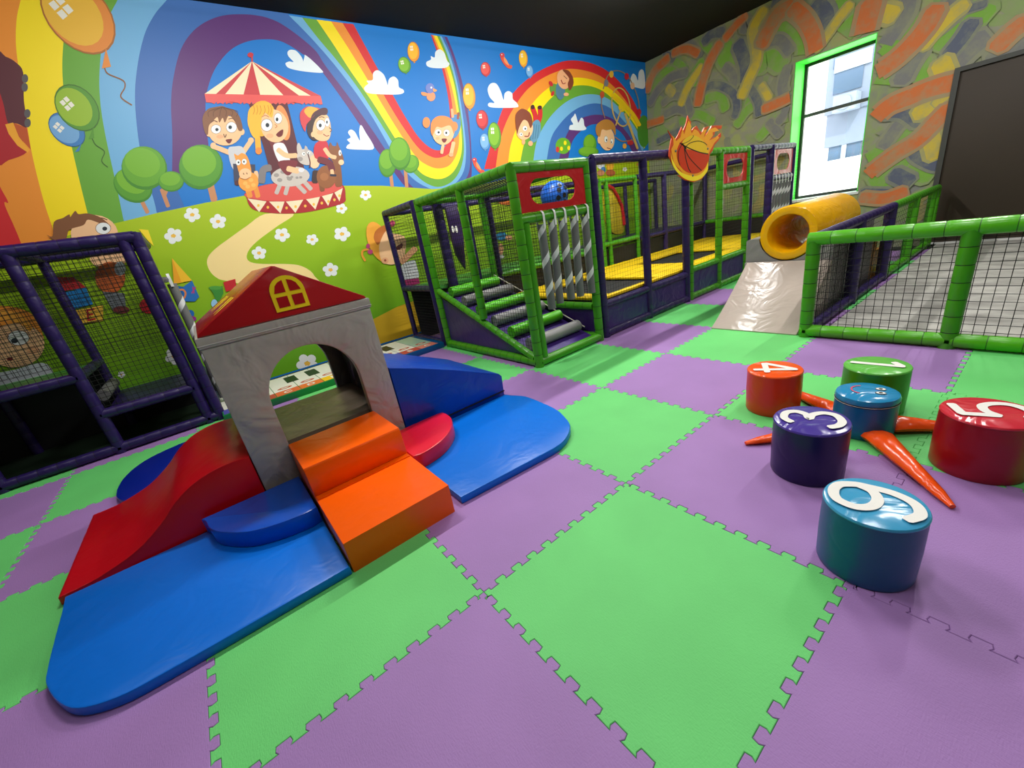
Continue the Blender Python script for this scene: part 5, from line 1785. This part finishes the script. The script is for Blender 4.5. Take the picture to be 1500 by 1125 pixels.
# --- trampolines
def trampoline(x0, x1, y0, y1, hx0_, hx1_, hy0_, hy1_, label):
    t = thing('trampoline', ((x0 + x1) / 2, (y0 + y1) / 2, 0), label, 'trampoline', 'floor-level trampolines')
    z0_, z1_ = .435, .475
    mb = MB()
    for (a, b_, c, d) in ((x0, hx0_, y0, y1), (hx1_, x1, y0, y1), (hx0_, hx1_, y0, hy0_), (hx0_, hx1_, hy1_, y1)):
        mb.prism([(a, c), (b_, c), (b_, d), (a, d)], 'z', z0_, z1_, bev=.012)
    mb.build('edge_pad', YELLOW_PAD, t)
    MB().box((hx0_ - .02, hy0_ - .02, z0_ - .02), (hx1_ + .02, hy1_ + .02, z0_ - .012)).build('jump_bed', BLACK_BED, t)
    fm = MB()
    for (a, b_) in ((x0 + .05, y0 + .05), (x1 - .05, y0 + .05), (x0 + .05, y1 - .05), (x1 - .05, y1 - .05)):
        fm.box((a - .03, b_ - .03, 0), (a + .03, b_ + .03, z0_))
    fm.build('leg_frame', mat('black_steel', (20, 20, 20), .4), t)
    return t


trampoline(3.32, 5.16, 2.04, 3.93, 3.55, 4.62, 2.13, 3.45, 'trampoline with yellow edge pads and a black bed, behind the purple half of the enclosure')
trampoline(5.18, 7.62, 2.04, 3.93, 5.76, 7.20, 2.32, 3.33, 'trampoline with yellow edge pads and a black bed, behind the green half of the enclosure')
MB().prism([(7.64, 2.04), (9.35, 2.04), (9.35, 3.93), (7.64, 3.93)], 'z', .42, .475, bev=.012).build('x', YELLOW_PAD)
pl = bpy.data.objects['x']; pl.name = 'landing_pad'; tag(pl, 'flat yellow landing pad at the window end of the trampolines', 'foam pad')

# spotted blue ball seen through the red window panel
pc = onY(812, 287, 3.3)
pbal = thing('hanging_ball', tuple(pc), 'blue hanging ball with black spots, seen through the red window panel of the ladder frame', 'ball')
def sphere(mb, c, r, n=16, m=24, mi=0):
    mb.lathe([(max(1e-6, r * math.sin(PI * i / n)), -r * math.cos(PI * i / n)) for i in range(n + 1)], c, m, mi)
    return mb
sphere(MB(), tuple(pc), .2).build('ball', mat('blue_ball_vinyl', (30, 100, 200), .35), pbal)
sp_ = MB()
for (u, v) in ((-.4, .3), (.3, .45), (.0, -.1), (.5, -.15), (-.55, -.25), (.1, -.6), (-.2, .7)):
    d = Vector((u, -1, v)).normalized()
    a = d.orthogonal().normalized(); b_ = d.cross(a)
    sp_.add([pc + d * .2005 + a * (math.cos(q) * .034) + b_ * (math.sin(q) * .034) for q in [TAU * i / 12 for i in range(12)]], [list(range(12))])
sp_.build('spot', BLACK_TIE, pbal)
tube('cord', pbal, tuple(pc + Vector((0, 0, .19))), (pc.x, pc.y, 1.94), [BLACK_TIE, BLACK_TIE], .006, 0, 6)

# ---------------------------------------------------------- basketball sign
SG = lambda x, y, yy=1.905: onY(960 + x / 6.818, 160 + y / 6.818, yy)
def sgp(pts, yy=1.905, smooth=False, k=3):
    P = [(SG(*p).x, SG(*p).z) for p in pts]
    return catmull(P, True, k) if smooth else P
OUT = [(125, 208), (150, 250), (172, 275), (190, 312), (228, 255), (262, 175), (272, 222), (305, 150), (322, 62), (336, 100), (356, 128), (348, 188), (362, 212), (385, 182), (412, 166), (432, 205), (462, 232), (490, 185), (536, 168), (508, 212), (500, 258), (535, 215), (560, 165), (612, 162), (666, 164), (655, 196), (602, 196), (588, 250), (562, 292), (622, 268), (652, 235), (656, 270), (622, 320), (588, 358), (572, 410), (542, 450), (530, 520), (524, 590), (496, 650), (460, 700), (380, 728), (290, 706), (218, 658), (278, 668), (215, 620), (170, 550), (136, 470), (140, 400), (150, 340), (162, 290)]
sg0 = SG(370, 440)
sg = thing('basketball_sign', (sg0.x, 1.9, sg0.z - .3), 'cut-out sign of a flaming basketball fixed on the trampoline enclosure top rail', 'sign')
MB().prism(sgp(OUT), 'y', 1.902, 1.914).build('board', mat('flame_red_print', (206, 74, 34), .35), sg)
IN = []
cxs, cys = 360, 450
for i, (x, y) in enumerate(OUT):
    k = .93 if i % 2 else .86
    IN.append((cxs + (x - cxs) * k, cys + (y - cys) * k))
MB().prism(sgp(IN), 'y', 1.9005, 1.902).build('flame', mat('flame_orange_print', (240, 166, 40), .35), sg)
CRS = [(150, 430), (165, 500), (205, 575), (255, 630), (330, 660), (400, 668), (460, 640), (505, 580), (520, 500), (522, 600), (490, 655), (440, 700), (370, 718), (290, 695), (215, 630), (165, 545)]
MB().prism(sgp(CRS, smooth=True), 'y', 1.8995, 1.9005).build('flame', mat('flame_yellow_print', (250, 230, 50), .35), sg)
MB().prism(sgp(ellipse(368, 460, 158, 185, -12, 40)), 'y', 1.898, 1.8995).build('ball', mat('basketball_red_print', (206, 58, 26), .35), sg)
MB().prism(sgp([(290, 390), (260, 340), (300, 290), (370, 262), (440, 290), (490, 340), (515, 400), (518, 450), (440, 435), (360, 410)], smooth=True), 'y', 1.8975, 1.898).build('ball_highlight', mat('basketball_yellow_print', (232, 196, 40), .35), sg)
sl_ = MB()
def sline(pts, w):
    P = catmull(pts, False, 5)
    for q in quads_ribbon(P, w):
        P2 = [(SG(*p).x, SG(*p).z) for p in q]
        sl_.add([(p[0], 1.8972, p[1]) for p in P2], [(0, 1, 2, 3)])
sline([(240, 340), (330, 390), (430, 430), (520, 448)], 11)
sline([(262, 350), (330, 320), (370, 280), (372, 262)], 6)
sline([(290, 385), (340, 340), (420, 320), (480, 335), (510, 360)], 8)
sline([(285, 390), (330, 480), (400, 560), (455, 612)], 9)
sline([(285, 400), (300, 500), (325, 590), (350, 630)], 9)
sline([(262, 350), (228, 420), (225, 500), (240, 560)], 7)
sline([(262, 345), (300, 395)], 16)
sl_.build('seam_lines', BLACK_TIE, sg)
for bx, by in ((203, 417), (523, 395), (375, 662)):
    c = SG(bx, by, 1.895)
    sphere(MB(), (c.x, 1.896, c.z), .014, 8, 12).build('bolt', mat('bolt_steel', (130, 136, 146), .3), sg)

# ---------------------------------------------------------- low fence arena
fe = thing('low_fence', (3.93, -.5, 0), 'waist-high padded fence with green and purple rails and black netting', 'fence')
FX, FY = 3.935, .085
FG = [mat('bright_green_pad', (84, 176, 22), .32, .06, 5, .2, 25, wrinkle=.15), mat('green_pad_seam', (40, 100, 10), .5)]
for y, nm in ((FY, 'post'), (-.87, 'post'), (-1.86, 'post'), (-2.85, 'post')):
    tube('post', fe, (FX, y, 0), (FX, y, .90), GP, .055)
tube('top_rail', fe, (FX, FY + .04, .905), (FX, -4.5, .905), FG, .057, .17)
tube('bottom_rail', fe, (FX, FY + .04, .06), (FX, -4.5, .06), FG, .055, .17)
tube('top_rail', fe, (FX, FY, .905), (6.60, FY, .905), PP, .05)
tube('bottom_rail', fe, (FX, FY, .06), (6.60, FY, .06), PP, .05)
tube('top_rail', fe, (6.62, FY, .905), (9.3, FY, .905), GP, .05)
tube('bottom_rail', fe, (6.62, FY, .06), (9.3, FY, .06), GP, .05)
for x, m, r in ((5.25, PP, .06), (6.52, PP, .06), (7.79, GP, .06), (9.0, GP, .05), (9.32, GP, .045)):
    tube('post', fe, (x, FY, 0), (x, FY, .9), m, r)
for y0_, y1_ in ((-.82, FY - .05), (-1.81, -.92), (-2.8, -1.91)):
    netp(fe, (FX, y0_, .11), (0, 1, 0), (0, 0, 1), y1_ - y0_, .75, .058, .0022)
for x0_, x1_ in ((3.98, 5.2), (5.3, 6.47), (6.57, 7.74), (7.84, 8.96)):
    netp(fe, (x0_, FY, .11), (1, 0, 0), (0, 0, 1), x1_ - x0_, .75, .056, .0019)


def carpet():
    m = bpy.data.materials.new('grey_arena_carpet')
    m.use_nodes = True
    nt = m.node_tree
    b = nt.nodes['Principled BSDF']
    b.inputs['Roughness'].default_value = .75
    g = nt.nodes.new('ShaderNodeNewGeometry')
    mp = nt.nodes.new('ShaderNodeMapping')
    mp.inputs['Scale'].default_value = (1.3, .9, 1)
    nt.links.new(g.outputs['Position'], mp.inputs['Vector'])
    n = nt.nodes.new('ShaderNodeTexNoise')
    n.inputs['Scale'].default_value = 3
    n.inputs['Detail'].default_value = 6
    nt.links.new(mp.outputs[0], n.inputs['Vector'])
    r = nt.nodes.new('ShaderNodeValToRGB')
    e = r.color_ramp.elements
    e[0].position, e[0].color = .3, lin((130, 128, 122))
    e[1].position, e[1].color = .7, lin((190, 188, 180))
    nt.links.new(n.outputs['Fac'], r.inputs['Fac'])
    nt.links.new(r.outputs[0], b.inputs['Base Color'])
    bp = nt.nodes.new('ShaderNodeBump')
    bp.inputs['Distance'].default_value = .03
    bp.inputs['Strength'].default_value = .5
    nt.links.new(n.outputs['Fac'], bp.inputs['Height'])
    nt.links.new(bp.outputs[0], b.inputs['Normal'])
    return m


af = MB().prism([(4.03, YB + .02), (XR - .02, YB + .02), (XR - .02, -.01), (4.03, -.01)], 'z', -.018, .006).build('arena_carpet', carpet())
tag(af, 'rumpled grey floor covering inside the low fenced arena', 'carpet')

# ---------------------------------------------------------- ramp, block, tunnel
gr = mat('warm_grey_vinyl', (184, 170, 158), .24, .04, 4, .08, 14, wrinkle=.22)
rc_ = catmull([(3.925, .012), (4.1, .115), (4.3, .25), (4.5, .39), (4.66, .51), (4.76, .588)], False, 4)
block('foam_ramp', [(3.925, .002)] + rc_ + [(4.765, .002)], 'y', .155, 1.0, gr, 'glossy pale grey vinyl ramp leading up to the yellow crawl tunnel', 'ramp', .006)
gb = thing('foam_platform', (5.5, .6, 0), 'grey foam platform block carrying the yellow crawl tunnel', 'foam block')
g2 = mat('mid_grey_vinyl', (140, 136, 132), .35, .04, 4, wrinkle=.3)
MB().prism([(4.772, .16), (6.28, .16), (6.28, 1.03), (4.772, 1.03)], 'z', 0, .585, bev=.008).build('block', g2, gb)
TC, TR, TRi = (.60, .88), .29, .195
for s in (-1, 1):
    pts = []
    e = TC[0] + s * .43
    pts = [(e, .588), (e, .83), (e - s * .03, .845)]
    for k in range(9):
        a = math.asin((.845 - TC[1]) / (TR + .006)) + (-PI / 2 + .2 - math.asin((.845 - TC[1]) / (TR + .006))) * k / 8
        pts.append((TC[0] + s * (TR + .006) * math.cos(a), TC[1] + (TR + .006) * math.sin(a)))
    pts.append((TC[0] + s * .08, .5885))
    MB().prism(pts, 'x', 4.80, 6.24).build('cradle', g2, gb)
YT = mat('yellow_tunnel_vinyl', (240, 176, 10), .22, .04, 4, .08, 12, wrinkle=.3)
tn = MB()
NS = 56
xs_ = [(4.795, TRi + .012), (4.785, (TR + TRi) / 2), (4.795, TR - .012), (4.82, TR), (6.22, TR), (6.245, TR - .012), (6.25, (TR + TRi) / 2), (6.245, TRi + .012), (6.22, TRi), (4.82, TRi)]
vs = []
for x, r in xs_:
    for i in range(NS):
        a = TAU * i / NS
        vs.append((x, TC[0] + r * math.cos(a), TC[1] + r * math.sin(a)))
fs = []
for q in range(len(xs_)):
    q2 = (q + 1) % len(xs_)
    for i in range(NS):
        j = (i + 1) % NS
        fs.append((q * NS + i, q * NS + j, q2 * NS + j, q2 * NS + i))
tn.add(vs, fs, 0, True)
tt = tn.build('crawl_tunnel', YT, loc=(5.5, TC[0], .59))
tag(tt, 'yellow foam crawl tunnel lying on the grey platform before the window', 'tunnel')
block('foam_steps', [(6.29, .003), (6.29, .585), (6.52, .585), (6.52, .39), (6.78, .39), (6.78, .195), (7.04, .195), (7.04, .003)], 'y', .17, 1.0, mat('amber_vinyl', (226, 150, 20), .3, .04, 4), 'amber foam steps behind the far end of the crawl tunnel', 'steps', .005)

# ================================================================= LIGHTING
def area(name, loc, rot, sx, sy, power, col=(1, 1, 1)):
    l = bpy.data.lights.new(name, 'AREA')
    l.shape = 'RECTANGLE'; l.size = sx; l.size_y = sy
    l.energy = power; l.color = col
    o = bpy.data.objects.new(name, l)
    o.location = loc; o.rotation_euler = rot
    COL.objects.link(o)
    return o


housing = mat('black_light_housing', (16, 16, 16), .5)
def lamp(x, y, P, L_=1.2):
    """bare linear tube hanging under a black housing: light goes down and sideways"""
    area('ceiling_light', (x, y, 4.335), (0, 0, 0), L_, .05, P * .55, (1.0, .98, .95))
    for s in (-1, 1):
        area('ceiling_light', (x, y + s * .03, 4.345), (math.radians(62) * s, 0, 0), L_, .05, P * (.40 if s > 0 else .46), (1.0, .98, .95))
    MB().box((x - L_ / 2 - .02, y - .05, 4.37), (x + L_ / 2 + .02, y + .05, 4.40)).box((x - .02, y - .02, 4.40), (x + .02, y + .02, ZC)).build('light_housing', housing, loc=(x, y, 4.37))


for x, y, P in ((-2.6, 2.75, 16), (.2, 2.75, 98), (3.0, 2.75, 112), (5.8, 2.75, 122), (.2, -.6, 34), (3.2, -.6, 52), (6.6, -.6, 96), (2.2, -3.6, 16), (-1.8, -3.6, 8), (6.2, -3.6, 20)):
    lamp(x, y, P)

for o in list(bpy.data.objects):
    if o.name.startswith('light_housing'):
        c = o.matrix_world.translation
        v = o.data.vertices[0].co
        tag(o, 'black linear lamp housing under the dark ceiling', 'ceiling lamp', 'linear ceiling lamps')

# daylight
w = bpy.data.worlds.new('world')
SC.world = w
w.use_nodes = True
bg = w.node_tree.nodes['Background']
bg.inputs[0].default_value = (.86, .93, 1.0, 1)
bg.inputs[1].default_value = 6.5
sun = bpy.data.lights.new('sun', 'SUN')
sun.energy = 4
sun.angle = .03
so = bpy.data.objects.new('sun', sun)
so.rotation_euler = Vector((0.75, .35, -.8)).to_track_quat('-Z', 'Y').to_euler()
COL.objects.link(so)
for o in bpy.data.objects:
    if '_o' in o:
        del o['_o']
